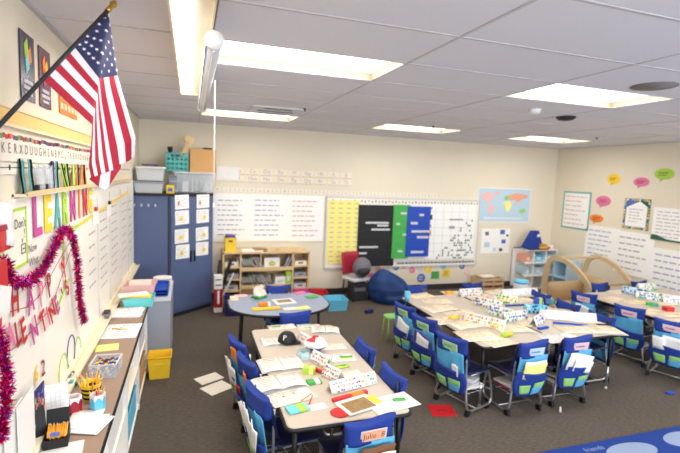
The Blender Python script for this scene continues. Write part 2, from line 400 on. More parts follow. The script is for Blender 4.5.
# big charts at left of the board: a plain board with three sheets
t, w, h = wthing('back', (1.069, 7.388, 1.718), (2.906, 7.388, 0.940), 'chart_paper', 'white butcher paper board behind the hand-written sheets, left of the yellow chart', 'whiteboard', .01)
MB().box((0,0,0), (w,.016,h), 'wb').build('board', t)
for (a, b, l, s) in ((214,250,'hand-written white chart sheet nearest the blue cabinet',5), (251,288,'middle hand-written white chart sheet with blue lines of writing',6), (289,322,'hand-written white chart sheet beside the yellow chart',7)):
    pa, pb = {214:((1.084, 7.388, 1.702), (1.660, 7.388, 0.965)), 251:((1.662, 7.388, 1.718), (2.292, 7.388, 0.953)), 289:((2.288, 7.388, 1.718), (2.888, 7.388, 0.940))}[a]
    wposter('back', pa, pb, 'chart_sheet', l, 'chart', 'paper', rows=8, ink={5:'faint',6:'faintb',7:'faintr'}[s], off=.022, seed=s)
# number line and alphabet cards
def strip(wall, p, q, n, name, label, chars, rows=1, off=.006, face='offw', ink='ink', drop=.0):
    t, w, h = wthing(wall, p, q, name, label, 'wall strip', off)
    m = MB(); m.box((0,0,0), (w,.003,h), face); m.build('strip', t); m = MB()
    for k in range(n):
        for rr in range(rows):
            ch = chars[(k+rr*5) % len(chars)]; m.text(ch, (-w/2+w*(k+.5)/n, -.0035, h/2-h*(rr+.5)/rows), h/rows*.7, 'ink')
            m.box((-w/2+w*(k+1)/n-.004, -.002, h/2-h*(rr+.5)/rows), (.006,.002,h/rows*.9), 'faint')
    m.build('lettering', t); return t, w, h
t, w, h = strip('back', (1.068, 7.388, 1.812), (5.103, 7.388, 1.745), 30, 'number_line', 'long number line strip above the back whiteboard', [str(k) for k in range(10)])
names = 'ABCDEFGHIJKLMNOPQRST'
AP, AQ = Vector((1.110, 7.388, 2.143)), Vector((3.394, 7.388, 1.903))
for rr in range(2):
    for k in range(10):
        cw = (AQ.x-AP.x)/10; hh = (AP.z-AQ.z)/2*.88; z = AP.z-(AP.z-AQ.z)*(rr*.5+.25)
        c0 = (AP.x+cw*k, D, z+hh/2); c1 = (AP.x+cw*(k+.98), D, z-hh/2)
        wposter('back', c0, c1, 'alphabet_card', 'faint %s row card with letter %s above the number line' % ('upper' if rr == 0 else 'lower', names[k+rr*10]), 'card', 'offw', 'cream', .006, .003, tx=None, group='alphabet cards on the back wall')
        o = COL.objects[-1] if False else None
        t_ = [ob for ob in COL.objects if ob.name.startswith('alphabet_card')][-1]
        MB().text(names[k+rr*10]+names[k+rr*10].lower(), (0,-.004,0), .09, 'faint').build('letter', t_); MB().box((0,-.0025,-.055), (.2,.002,.006), 'faint').build('guide_line', t_)
for a, l in (((1.118, 7.388, 2.143),'glossy laminated card at the left end of the alphabet cards'),((1.294, 7.388, 2.135),'second glossy laminated card among the alphabet cards')):
    t_, w_, h_ = wposter('back', a, (a[0]+.17, D, a[2]-.2), 'laminated_card', l, 'card', 'white', off=.014)

# small stickers under the board
st = [(366,268,'palepink','square'),(371,276,'pink','square'),(378,268,'peach','square'),(396,267,'blueink','round'),(404,266,'palepink','square'),(412,270,'pink','round'),(420,268,'lgrey','round'),(424,278,'blueink','round'),(431,267,'yellow','round'),(438,274,'green','square'),(443,268,'sky','round'),(447,272,'yellow','square'),(462,266,'blueink','round'),(467,272,'palepink','round'),(386,268,'lgrey','round')]
STP = [(3.729, 7.388, 0.445),(3.833, 7.388, 0.295),(3.963, 7.388, 0.439),(4.321, 7.388, 0.449),(4.482, 7.388, 0.464),(4.652, 7.388, 0.384),(4.817, 7.388, 0.418),(4.851, 7.388, 0.225),(4.986, 7.388, 0.413),(5.146, 7.388, 0.274),(5.306, 7.388, 0.444),(5.382, 7.388, 0.306),(5.726, 7.388, 0.434),(5.849, 7.388, 0.312),(4.121, 7.388, 0.435)]
for k, (a, b, mt, sh) in enumerate(st):
    c = STP[k]; r = .085 if k in (7,8,9,11) else .06
    t = thing('wall_sticker', '%s %s cut-out under the whiteboard, number %d from its left end' % ({'palepink':'pale pink','blueink':'blue','lgrey':'grey','sky':'light blue'}.get(mt, mt), sh, k+1), 'cut-out', (c[0], D-.004, c[2]), 0, 'cut-outs under the whiteboard')
    m = MB()
    if sh == 'round': m.plate([(r*math.cos(2*PI*i/16), r*math.sin(2*PI*i/16)) for i in range(16)], -.002, .002, mt)
    else: m.box((0,0,0), (2*r,.004,1.7*r), mt)
    m.build('paper_shape', t)
    m = MB(); scrib(m, -r*.6, r*.6, -r*.5, r*.5, 2, 'paper' if sh == 'round' else 'ink', -.004, .4, seed=k); m.build('drawing', t)

# world map
t, w, h = wthing('back', (5.968, 7.388, 1.967), (7.212, 7.388, 1.292), 'world_map', 'world map poster with pale blue sea on the back wall', 'map')
m = MB(); m.box((0,0,0), (w,.003,h), 'white'); m.box((0,-.002,0), (w-.04,.002,h-.04), 'sea'); m.build('sheet', t)
land = [('palepink',[(-.42,.32),(-.33,.38),(-.2,.3),(-.22,.18),(-.28,.1),(-.34,.04),(-.37,.12),(-.44,.22)]),('palepink',[(-.2,.4),(-.1,.42),(-.1,.3),(-.17,.28)]),
 ('palepink',[(-.3,.0),(-.22,.0),(-.17,-.08),(-.22,-.2),(-.26,-.32),(-.29,-.2),(-.31,-.08)]),('lemon',[(.0,.1),(.1,.12),(.14,.04),(.12,-.08),(.07,-.22),(.03,-.12),(.01,.0),(-.03,.04)]),
 ('sackG',[(-.02,.26),(.06,.3),(.08,.18),(.0,.14)]),('peach',[(.06,.28),(.2,.36),(.42,.32),(.44,.24),(.34,.2),(.26,.1),(.2,.16),(.1,.14)]),('palepink',[(.2,.14),(.26,.12),(.24,.0),(.21,.04)]),('sackG',[(.3,-.12),(.38,-.08),(.42,-.16),(.36,-.24),(.29,-.2)])]
m = MB()
for mt, pl in land: m.plate([(a*w, b*h) for a, b in pl], -.006, -.003, mt)
m.plate([(-.4*w,-.4*h),(.4*w,-.4*h),(.3*w,-.36*h),(-.35*w,-.36*h)], -.006,-.003,'white'); m.build('landmass', t)
t, w, h = wthing('back', (6.117, 7.388, 1.167), (6.786, 7.388, 0.674), 'picture_poster', 'white poster of six small blue pictures below the world map', 'poster')
MB().box((0,0,0), (w,.003,h), 'paper').build('sheet', t)
for (a, b, s_, mt) in ((-.32,.3,.07,'ink'),(.22,.36,.09,'blueink'),(-.3,-.15,.1,'sea'),(.28,-.02,.08,'blueink'),(.2,-.36,.06,'dark'),(-.02,-.34,.06,'sea'),(.4,.22,.04,'dark')): MB().box((a*w,-.003,b*h), (s_*1.2,.002,s_), mt).build('picture', t)
for a, l in (((6.990, 7.388, 0.342),'left grey outlet plate under the map'),((7.139, 7.388, 0.328),'right grey outlet plate, beside the white shelves')):
    m = MB(); m.box((0,0,0), (.075,.008,.12), 'grey'); m.box((0,-.006,.025), (.03,.004,.03), 'dark'); m.box((0,-.006,-.025), (.03,.004,.03), 'dark')
    tag(m.build('wall_outlet', None, (a[0], D-.004, a[2])), l, 'outlet')

# ================================================================== RIGHT WALL
t, w, h = wposter('right', (7.799, 7.134, 1.954), (7.799, 6.484, 1.234), 'framed_chart', 'printed chart with a teal border near the corner of the right wall', 'poster', 'paper', 'teal', rows=7, ink='faintr', bw=.03, off=.004)
t, w, h = wthing('right', (7.799, 5.792, 1.891), (7.799, 5.329, 1.381), 'floral_poster', 'white poster framed by painted leaves and flowers', 'poster')
MB().box((0,0,0), (w,.004,h), 'dgreen').build('sheet', t)
m = MB(); m.plate([(-w*.4,-h*.42),(w*.4,-h*.42),(w*.4,h*.25),(w*.1,h*.42),(-w*.4,h*.2)], -.006, -.002, 'paper')
m.plate([(-w*.5,h*.5),(-w*.1,h*.5),(w*.1,h*.3),(-w*.5,h*.15)], -.004, -.002, 'blueink'); m.build('panel', t)
r = random.Random(3); m = MB()
for k in range(40):
    a = 2*PI*k/40; x, z = max(-.46,min(.46,.62*math.cos(a)))*w, max(-.46,min(.46,.62*math.sin(a)))*h
    m.box((x,-.007,z), (.03,.003,.03), ('yellow','peach','sackG','blueink','white')[k%5])
m.build('flower', t); m = MB(); scrib(m, -w*.28, w*.3, -h*.3, h*.2, 5, 'faint', -.008, .25); m.build('writing', t)
wposter('right', (7.799, 6.521, 1.352), (7.799, 5.818, 0.756), 'chart_sheet', 'white chart with a blue ink diagram, below the orange speech bubble', 'chart', rows=6, ink='faintb', seed=11, off=.004)
wposter('right', (7.799, 5.878, 1.329), (7.799, 5.192, 0.599), 'chart_sheet', 'white chart with faint drawings under the floral poster', 'chart', rows=6, ink='faint', seed=12, off=.010)
t, w, h = wposter('right', (7.799, 5.259, 1.777), (7.799, 4.632, 1.260), 'science_poster', 'white poster with dotted rows and a dark green wave, at the right edge', 'poster', rows=8, ink='faint', seed=13, off=.016)
m = MB(); m.plate([(-w/2,-h/2),(w/2,-h/2),(w/2,-h*.46),(-w*.1,-h*.44),(-w*.35,-h*.34),(-w/2,-h*.34)], -.006, -.003, 'dgreen'); m.build('wave', t)
wposter('right', (7.799, 5.231, 1.133), (7.799, 4.492, 0.446), 'chart_sheet', 'white chart filled with lines of blue handwriting at the right edge', 'chart', rows=6, ink='faintb', seed=14, off=.004)
def bubble(c, r, mt, lab, tx, oval=.62, star=False):
    t = thing('speech_bubble', lab, 'paper cut-out', (W-.0025, c[1], c[2]), R(-90)); m = MB(); n = 28
    pl = [(r*math.cos(2*PI*i/n)*(1+(.08*(i%2) if star else 0)), oval*r*math.sin(2*PI*i/n)*(1+(.08*(i%2) if star else 0))) for i in range(n)]
    m.plate(pl, -.002, .002, mt); m.plate([(-.35*r,-oval*r*.8),(.05*r,-oval*r*.9),(-.45*r,-oval*r*1.45)], -.002, .002, mt); m.build('paper_shape', t)
    m = MB(); scrib(m, -r*.55, r*.6, -r*.22, r*.22, 2, 'dark', -.004, .4, seed=int(r*999)); m.build('writing', t)
bubble((7.799, 6.053, 2.211), .13, 'yellow', 'yellow speech bubble left of the pink ones', '', .7)
bubble((7.799, 5.536, 2.170), .14, 'pink', 'pink rectangular speech bubble between the yellow and the green one', '', .55)
bubble((7.799, 5.169, 2.304), .16, 'lime', 'lime green speech bubble at the upper right', '', .55)
bubble((7.799, 6.219, 1.813), .15, 'pink', 'pink scalloped speech bubble above the orange one', '', .6, True)
bubble((7.799, 6.327, 1.485), .14, 'orange', 'orange cloud-shaped speech bubble, lowest of the bubbles', '', .5, True)
# ================================================================== LEFT WALL
def banner(p, q, label, mt, shapes):
    t, w, h = wthing('left', p, q, 'banner_poster', label, 'poster', .005)
    MB().box((0,0,0), (w,.004,h), mt).build('sheet', t)
    m = MB()
    for sx, sz, mm in shapes: m.plate([((a+sx)*w, (b+sz)*h) for a, b in ((-.2,-.1),(.02,.0),(-.05,.22),(-.25,.1))], -.005, -.002, mm)
    m.build('ribbon_drawing', t)
    k = MB(); k.box((0,-.003,-h*.22), (w*.6,.002,h*.05), 'lgrey'); k.box((0,-.003,-h*.31), (w*.7,.002,h*.05), 'lgrey'); k.box((0,-.003,-h*.4), (w*.5,.002,h*.04), 'lgrey'); k.build('writing', t)
banner((0,2.445,2.655), (0,2.64,2.35), 'navy poster with a folded orange and green ribbon, nearest the ceiling corner', 'gloss', [(0,.22,'lime'),(.22,.12,'orange'),(.06,.0,'aqua')])
banner((0,2.715,2.65), (0,2.905,2.35), 'purple poster with a folded orange ribbon, partly behind the flag pole', 'gloss2', [(0,.18,'orange'),(.2,.1,'yellow'),(.04,-.05,'red')])
t, w, h = wthing('left', (0,3.08,2.58), (0,3.5,2.36), 'number_poster', 'small orange grid poster above the cork rail, behind the flag', 'poster', .005)
MB().box((0,0,0), (w,.004,h), 'orange').build('sheet', t); m = MB()
for i in range(5):
    for j in range(3): m.box((-w*.4+w*.2*i, -.003, -h*.3+h*.3*j), (w*.12,.002,h*.16), 'cream')
m.build('grid_cell', t)
t, w, h = wthing('left', (0,1.2,2.285), (0,6.4,2.21), 'tack_rail', 'long yellow cork tack rail high on the left wall', 'tack rail', .008)
MB().box((0,0,0), (w,.012,h-.01), 'cork').build('cork_strip', t)
m = MB()
for s in (-1,1): m.box((0,-.002,s*h/2), (w,.02,.012), 'cream')
m.build('rail_edge', t)
# alphabet strip with coloured top border
t, w, h = wthing('left', (0,1.2,2.175), (0,5.6,2.06), 'alphabet_strip', 'cream alphabet strip with a confetti edge under the cork rail', 'wall strip', .006)
MB().box((0,0,0), (w,.004,h), 'offw').build('strip', t)
m = MB(); r = random.Random(2)
for k in range(150): m.box((-w/2+w*(k+.5)/150, -.003, h/2-.006-.008*r.random()), (.022,.002,.020), ('dark','purple','orange','green','ink','red')[r.randrange(6)])
m.build('confetti_edge', t); m = MB()
for k in range(64):
    x = -w/2+w*(k+.5)/64; m.text('RXDUUGHSNBMCLTKE'[k%16], (x, -.004, -.004), .062, 'ink'); 
m.build('lettering', t)
t, w, h = wthing('left', (0,1.2,2.052), (0,6.2,2.005), 'number_line', 'thin number line with black ticks on the left wall', 'wall strip', .006)
MB().box((0,0,0), (w,.003,h), 'offw').build('strip', t); m = MB(); m.box((0,-.002,.005), (w,.002,.004), 'dark')
for k in range(40): m.box((-w/2+w*(k+.5)/40,-.003,.006), (.012,.002,.022), 'dark')
m.build('tick', t)
# whiteboard with its ledge and tray
t, w, h = wthing('left', (0,1.1,1.90), (0,6.4,.80), 'whiteboard', 'very long cream whiteboard covering the left wall above the counter', 'whiteboard', .010)
MB().box((0,0,0), (w,.02,h), 'wb').build('board', t)
m = MB(); m.box((0,-.012,-h/2-.005), (w,.05,.03), 'fix'); m.box((0,-.045,-h/2-.02), (w,.07,.012), 'fix'); m.box((0,-.083,-h/2-.014), (w,.008,.02), 'fix'); m.build('marker_tray', t)
m = MB(); m.box((w/2,-.004,0), (.03,.028,h), 'alu'); m.build('board_frame', t)
m = MB()
for y in (4.05, 4.62, 5.3, 5.9): m.box((y-3.75,-.0112,-.03), (.012,.0025,h-.08), 'faint')
m.build('panel_seam', t)
m = MB(); r = random.Random(8)
for (y0, y1, z0, z1, mm, sd, rows) in ((4.15,4.55,1.0,1.72,'faint',1,9),(4.7,5.2,1.0,1.72,'faint',2,9),(5.4,5.85,1.0,1.7,'faintr',3,8),(5.95,6.3,1.0,1.7,'faint',4,7),(3.7,4.0,1.1,1.6,'faint',5,5)):
    scrib(m, y0-3.75, y1-3.75, z0-1.35, z1-1.35, rows, mm, -.0125, .16, seed=sd, seg=3)
m.build('writing', t)
t, w, h = wthing('left', (0,2.3,1.925), (0,6.0,1.90), 'display_ledge', 'narrow cream ledge holding rolled borders above the word LEARNING', 'ledge', .03)
m = MB(); m.box((0,0,0), (w,.06,.012), 'fix'); m.box((0,-.028,.008), (w,.006,.02), 'wood'); m.box((0,.026,-.01), (w,.008,.03), 'fix'); m.build('shelf_strip', t)
# bags and rolled trims standing on the ledge
LEDZ = 1.919
def trim(y, lean, mt, mt2, hgt, label):
    t = thing('border_trim', label, 'border trim', (.022+.009*(int(y*100)%3), y, LEDZ), R(90), 'rolled border strips on the ledge')
    def fn(u, v): z = v*hgt; return ((u-.5)*.05+lean*z*.9+.003*math.sin(v*9), -.005+.012*v, z)
    MB().sheet(fn, 3, 14, .003, mt, lambda i, j: mt2 if i == 0 else mt).build('strip', t)
tr = [(3.02,-.5,'mblack','lime','leftmost black and lime zigzag border strip standing on the ledge'),(3.08,-.1,'lime','mblack','lime border strip second from the left on the ledge'),(3.15,.1,'mblack','lime','black border strip with lime edge in the middle of the ledge'),(3.20,.35,'lime','mblack','narrow leaning lime border strip on the ledge'),
      (3.27,.6,'orange','mblack','leaning orange border strip beside the lime ones'),(3.34,.4,'mblack','orange','black border strip with orange waves, middle of the orange ones'),(3.41,.7,'orange','mblack','orange border strip leaning to the right on the ledge'),(3.47,.3,'mblack','orange','black and orange border strip near the flag'),(3.55,.2,'magenta','orange','pink and orange border strip nearest the flag'),(3.63,.1,'orange','lemon','plain orange border strip half behind the flag')]
for k_, (y, ln, a, b, l) in enumerate(tr): trim(y, ln, 'mblack' if k_ % 3 else a, b if a == 'mblack' else a, .145, l)
for y, a, l in ((2.37,'teal','tall teal strip standing at the left end of the ledge'),(2.42,'mblack','black strip at the left end of the ledge'),(2.82,'purple','purple strip behind the plastic bags'),(2.86,'mblack','black and pink strip beside the plastic bags')): trim(y, .05 if y < 2.6 else .3, a, 'mblack' if a != 'mblack' else 'teal', .155, l)
def bag(y, wd, label):
    t = thing('plastic_bag', label, 'plastic bag', (.035, y, LEDZ), R(90), 'clear bags on the ledge')
    def fn(u, v): a = 2*PI*u; wv = wd*(.35+.65*v)*.5; return (math.cos(a)*wv+.05*v*(1-v), math.sin(a)*.018*(1.2-v), v*.125+.006*math.sin(5*a))
    MB().sheet(fn, 20, 6, .0015, 'clear').build('film', t)
    m = MB(); m.prism([(-wd*.3,-.01),(wd*.22,-.008),(wd*.1,.01),(-wd*.25,.008)], .004, .035, 'dark'); m.build('contents', t)
bag(2.56, .2, 'left clear plastic bag with something black inside, on the ledge'); bag(2.7, .17, 'right clear plastic bag on the ledge')
# LEARNING letters
cols = ['magenta','yellow','teal','lime','magenta','orange','red','yellow']
for k, ch in enumerate('LEARNING'):
    y = 2.545+.175*k
    vs, fs = text_geo(ch, .035); w0 = max(v[0] for v in vs)-min(v[0] for v in vs); cx = (max(v[0] for v in vs)+min(v[0] for v in vs))/2; cz = (max(v[1] for v in vs)+min(v[1] for v in vs))/2; h0 = max(v[1] for v in vs)-min(v[1] for v in vs)
    col = {'magenta':'magenta','yellow':'yellow','teal':'teal','lime':'lime green','orange':'orange','red':'red'}[cols[k]]
    sx, sz = .125/w0 if ch != 'I' else .035/w0, .195/h0
    m = MB(); X = Matrix.Rotation(R(90), 4, 'X') @ Matrix.Diagonal((sx, sz, 1, 1))
    for dz in (.0, .004): m.add([(v[0]-cx, v[1]-cz, dz) for v in vs], fs, cols[k], False, X)
    # side walls
    ed = {}
    for f in fs:
        for i in range(len(f)): a, b = f[i], f[(i+1) % len(f)]; kk = (min(a,b), max(a,b)); ed[kk] = ed.get(kk, 0)+1
    for (a, b), c_ in ed.items():
        if c_ == 1: m.add([(vs[a][0]-cx,vs[a][1]-cz,0),(vs[b][0]-cx,vs[b][1]-cz,0),(vs[b][0]-cx,vs[b][1]-cz,.004),(vs[a][0]-cx,vs[a][1]-cz,.004)], [(0,1,2,3)], cols[k], False, X)
    o = m.build('paper_letter', None, (.024, y, 1.80), R(90))
    tag(o, '%s paper letter %s, %s of the word LEARNING' % (col, ch, ['first','second','third','fourth','fifth','sixth','seventh','last'][k]), 'letter', 'letters of the word LEARNING')
# green framed note and writing
t, w, h = wthing('left', (0,2.1,1.86), (0,2.385,1.60), 'note_sheet', 'note in a lime green frame with handwriting, left of the letter L', 'poster', .023)
m = MB(); m.box((0,0,0), (w,.003,h), 'offw'); m.build('sheet', t)
m = MB()
for s in (-1,1): m.box((s*(w/2-.006),-.003,0), (.012,.003,h), 'lime'); m.box((0,-.003,s*(h/2-.006)), (w,.003,.012), 'lime')
m.build('green_border', t)
m = MB(); m.text("Don't", (.06,-.004,.06), .06, 'dark'); m.text('v', (.08,-.004,-.015), .05, 'dark'); m.text('!', (.11,-.004,.01), .06, 'dark'); m.box((.09,-.004,-.075), (.05,.001,.004), 'dark'); m.box((.09,-.004,-.035), (.05,.001,.004), 'dark'); m.box((.065,-.004,-.055), (.004,.001,.04), 'dark'); m.box((.115,-.004,-.055), (.004,.001,.04), 'dark'); m.box((.09,-.005,-.055), (.03,.001,.004), 'dark'); m.build('writing', t)
m = MB(); m.text('Now', (0,0,.035), .06, 'ink'); m.text('What', (0.01,0,-.03), .06, 'ink')
tag(m.build('board_writing', None, (.0225, 2.47, 1.62), R(90)), 'handwritten words Now What on the whiteboard', 'writing')
t = thing('ribbon_border', 'yellow and green paper border arching over the tinsel on the whiteboard', 'border', (.024, 3.35, 1.6), R(90))
m = MB()
def barp(m, a, b, wd, mt, y=-.002):
    a, b = Vector((a[0],0,a[1])), Vector((b[0],0,b[1])); d = (b-a).normalized(); n = Vector((-d.z,0,d.x))*wd/2
    m.plate([((a+n).x,(a+n).z),((b+n).x,(b+n).z),((b-n).x,(b-n).z),((a-n).x,(a-n).z)], y-.001, y+.001, mt)
barp(m, (-.35,.05), (.05,.06), .02, 'lime'); barp(m, (.05,.06), (2.6,.17), .022, 'yellow'); barp(m, (-.35,.05), (-.35,-.10), .018, 'lime'); m.build('strip', t)
t = thing('ribbon_border', 'short green border piece crossing behind the tinsel', 'border', (.024, 2.95, 1.28), R(90))
m = MB(); barp(m, (-.12,-.03), (.16,.08), .016, 'lime'); m.build('strip', t)
for p, l in (((0.000, 3.955, 1.674),'small white card with a red clip on the whiteboard, left one'),((0.000, 4.574, 1.681),'small white card with a black clip on the whiteboard, right one')):
    t = thing('clipped_card', l, 'card', (.024, p[1], p[2]), R(90)); MB().box((0,-.002,-.02), (.2,.003,.11), 'paper').build('sheet', t)
    MB().box((0,-.008,.05), (.06,.014,.03), 'red' if 'red' in l else 'black').build('clip', t)
    m = MB(); m.text('1', (0,-.0045,-.02), .06, 'redink'); m.build('writing', t)
# valentine banners
def letter_banner(label, string, letters):
    t = thing('letter_banner', label, 'banner', (.026, 0, 0), R(90)); m = MB()
    m.tube([(a, -.003, b) for a, b in string], .0018, 'red2', 6); m.build('string', t)
    for ch, y, z, s, mt, rot in letters:
        k = MB(); X = Matrix.Rotation(rot, 4, 'Y') @ Matrix.Rotation(R(90), 4, 'X')
        k.text(ch, (y, -.006, z), s*1.22, mt, X, .7, .022); k.text(ch, (y, -.0045, z), s*1.22, mt, X, .7, .022); k.build('letter', t)
AV = [(0.020, 2.195, 1.481), (0.020, 2.388, 1.428), (0.020, 2.547, 1.415), (0.020, 2.681, 1.428), (0.020, 2.975, 1.453)]
letter_banner('banner of red and pink letters spelling HAPPY, hanging under the tinsel', [(2.15,1.44),(2.35,1.40),(2.5,1.405),(2.7,1.46),(2.9,1.52),(3.2,1.6)],
 [(c, p_[1], p_[2]-.01, .15, ('red','magenta','pink','red2','red')[k], -.1*k) for k, (c, p_) in enumerate(zip('HAPPY', AV))])
VV = [(0.020, 2.018, 1.374), (0.020, 2.135, 1.332), (0.020, 2.212, 1.317), (0.020, 2.284, 1.305), (0.020, 2.426, 1.261), (0.020, 2.562, 1.255), (0.020, 2.646, 1.260), (0.020, 2.718, 1.265), (0.020, 2.813, 1.271), (0.020, 2.938, 1.294), (0.020, 3.029, 1.319)]
vcol = ['red','pink','red2','red','magenta','red','pink','red','magenta','red2','red']
letter_banner("banner of red and pink letters spelling VALENTINE'S, curving up the whiteboard", [(2.0,1.30),(2.2,1.27),(2.45,1.27),(2.65,1.29),(2.8,1.34),(2.95,1.42),(3.12,1.52)],
 [(c, p_[1], p_[2], .14, vcol[k], -.12-.06*k) for k, (c, p_) in enumerate(zip("VALENTINE'S", VV))])
# tinsel
def tinsel(label, path, n, rad, seed, name='tinsel_garland'):
    t = thing(name, label, 'tinsel', path[0]); o0 = Vector(path[0]); P = [Vector(q)-o0 for q in path]
    seg = [0]
    for a, b in zip(P, P[1:]): seg.append(seg[-1]+(b-a).length)
    r = random.Random(seed); m = MB(); m.tube(P, .006, 'tins1', 6); k = MB(); mm = ['tins1','tins2','tins3']
    for i in range(n):
        d = seg[-1]*r.random(); j = max(q for q in range(len(seg)-1) if seg[q] <= d); f = (d-seg[j])/(seg[j+1]-seg[j]); c = P[j].lerp(P[j+1], f)
        dr = Vector((r.gauss(0,1), r.gauss(0,1), r.gauss(0,1))).normalized(); 
        if c.x+o0.x+dr.x*rad < .03: dr.x = abs(dr.x)
        L = rad*(.6+.6*r.random()); sd = dr.cross(Vector((r.gauss(0,1),r.gauss(0,1),r.gauss(0,1)))).normalized()*.0026
        bend = sd.cross(dr).normalized()*L*.15
        k.add([c+sd, c-sd, c+dr*L*.6-sd+bend, c+dr*L*.6+sd+bend, c+dr*L], [(0,1,2,3),(3,2,4)], mm[r.randrange(3)])
    m.build('core', t); k.build('foil_strips', t)
mat('tins', (0,0,0)); M['tins1'] = mat('magenta_foil', (205,20,110), .25, .75); M['tins2'] = mat('crimson_foil', (190,20,70), .25, .75); M['tins3'] = mat('violet_foil', (140,40,150), .2, .75)
tinsel('magenta tinsel garland looping over the whiteboard writing', [(0.060, 2.000, 1.692),(0.060, 2.051, 1.611),(0.060, 2.143, 1.553),(0.060, 2.288, 1.531),(0.060, 2.460, 1.549),(0.060, 2.631, 1.607),(0.060, 2.788, 1.679),(0.060, 2.915, 1.697),(0.060, 3.045, 1.621),(0.060, 3.132, 1.483),(0.060, 3.170, 1.334),(0.060, 3.184, 1.200),(0.060, 3.309, 1.014)], 3400, .036, 5)
tinsel('magenta tinsel end hanging at the lower left edge', [(0.100, 1.804, 1.474),(0.100, 1.839, 1.389),(0.100, 1.864, 1.284),(0.100, 1.866, 1.207),(0.100, 1.831, 1.148),(0.100, 1.788, 1.078)], 1300, .034, 6)
# red bucket and papers at the very left
t = thing('paper_pocket', 'red wall pocket stuffed with white paper at the left edge', 'wall pocket', (0.070, 1.910, 1.738), R(90))
m = MB(); m.prism([(-.06,-.035),(.03,-.035),(.034,.03),(-.06,.03)], 0, .09, 'red'); m.box((-.01,-.037,.085), (.10,.006,.02), 'red2'); m.build('holder', t)
def fn(u, v): return (-.09+.135*u+.01*math.sin(v*7), -.02+.03*math.sin(u*6), .05+v*.15-.05*u)
m = MB(); m.sheet(fn, 8, 6, .003, 'white'); m.build('crumpled_sheet', t)
t = thing('paper_pocket', 'lower red paper pocket with a white sheet at the left edge', 'wall pocket', (0.060, 1.929, 1.556), R(90))
m = MB(); m.prism([(-.06,-.03),(.02,-.03),(.02,.03),(-.06,.03)], .02, .14, 'red'); m.build('holder', t)
m = MB(); m.box((-.03,-.034,.0), (.11,.003,.10), 'white', X=Matrix.Rotation(.3,4,'Y')); m.build('loose_sheet', t)
# venn circles, magnets
for p, rr, mt, l in (((0.000, 3.120, 0.885),(.105,.095),'purple','purple hand-drawn oval on the whiteboard'),((0.000, 2.932, 0.829),(.115,.095),'lime','lower green hand-drawn oval on the whiteboard'),((0.000, 3.293, 0.816),(.10,.085),'sackG','right green hand-drawn oval beside the purple one')):
    m = MB(); m.tube([(rr[1]*math.cos(2*PI*i/28), 0, rr[0]*math.sin(2*PI*i/28)) for i in range(28)], .003, mt, 5, True)
    tag(m.build('paper_ring', None, (.024, p[1], p[2]), R(90)), l, 'ring')
for p, mt, l, tx in (((-0.000, 2.444, 1.035),'yellow','yellow number magnet low on the whiteboard','6'),((0.000, 2.548, 1.021),'red2','red number magnet beside the yellow one','2')):
    m = MB(); m.text(tx, (0,-.004,0), .12, mt, None, .9); m.text(tx, (0,0,0), .12, mt, None, .9)
    tag(m.build('number_magnet', None, (.026, p[1], p[2]), R(90)), l, 'magnet')

# ================================================================== FLAG
t = thing('flag', 'small American flag hanging from a black pole with a brass tip', 'flag', (0,1.849,2.032))
o0 = Vector((0,1.849,2.032)); Tp = Vector((.385,2.32,2.747))-o0
m = MB(); m.tube([(0,0,0), Tp], .0085, 'dark', 12); m.build('pole', t)
d = Tp.normalized(); X = Matrix.Translation(Tp) @ d.to_track_quat('Z','Y').to_matrix().to_4x4()
MB().lathe([(.0,-.012),(.011,-.01),(.011,.02),(.007,.026),(.013,.034),(.016,.044),(.013,.054),(.004,.064),(0,.068)], 'brass', 16, X).build('finial', t)
m = MB(); m.box((.008,0,-.01), (.016,.05,.07), 'brass'); m.tube([(.0,0,-.0),(.03,.035,.055)], .013, 'brass', 10); m.build('wall_bracket', t)
HT = Vector((0.387, 2.300, 2.736)); HB = Vector((0.181, 2.085, 2.379))
# exact points along the pole
def pole_pt(p): a = o0; dd = Tp.normalized(); return a+dd*((Vector(p)-a).dot(dd))
HT, HB = pole_pt(HT), pole_pt(HB)
S = [0, .26, .54, 1.]
Fp = {0:(.03,Vector((0.386, 2.330, 2.728))), .26:(.06,Vector((0.392, 2.290, 2.704))), .54:(.40,Vector((0.369, 2.160, 2.420))), 1.:(.55,Vector((0.356, 2.100, 2.221)))}
Cp = {0:(.40,Vector((0.380, 2.400, 2.472))), .26:(.40,Vector((0.420, 2.330, 2.467))), .54:(.52,Vector((0.360, 2.260, 2.344))), 1.:(.66,Vector((0.329, 2.220, 2.158)))}
Cq = {0:(.80,Vector((0.428, 2.400, 2.193))), .26:(.80,Vector((0.496, 2.300, 2.191))), .54:(.80,Vector((0.392, 2.240, 2.128))), 1.:(.85,Vector((0.319, 2.200, 2.054)))}
Ep = {0:(1.,Vector((0.416, 2.420, 2.127))), .26:(1.,Vector((0.486, 2.340, 2.105))), .54:(1.,Vector((0.405, 2.250, 2.040))), 1.:(1.,Vector((0.326, 2.200, 2.002)))}
def interp(tab, s):
    ks = S; 
    for a, b in ((0,.26),(.26,.54),(.54,1.)):
        if s <= b+1e-6: f = (s-a)/(b-a); return tab[a][0]+(tab[b][0]-tab[a][0])*f, tab[a][1].lerp(tab[b][1], f)
def flag_fn(u, s):
    pts = [(0., HT.lerp(HB, s)), interp(Fp, s), interp(Cp, s), interp(Cq, s), interp(Ep, s)]
    for (u0, p0), (u1, p1) in zip(pts, pts[1:]):
        if u <= u1+1e-6:
            f = (u-u0)/max(u1-u0, 1e-6); P = p0.lerp(p1, f); break
    P = P+Vector((0,.014*math.sin(s*9+u*4)*min(1,u*3),0)); return P-o0
m = MB()
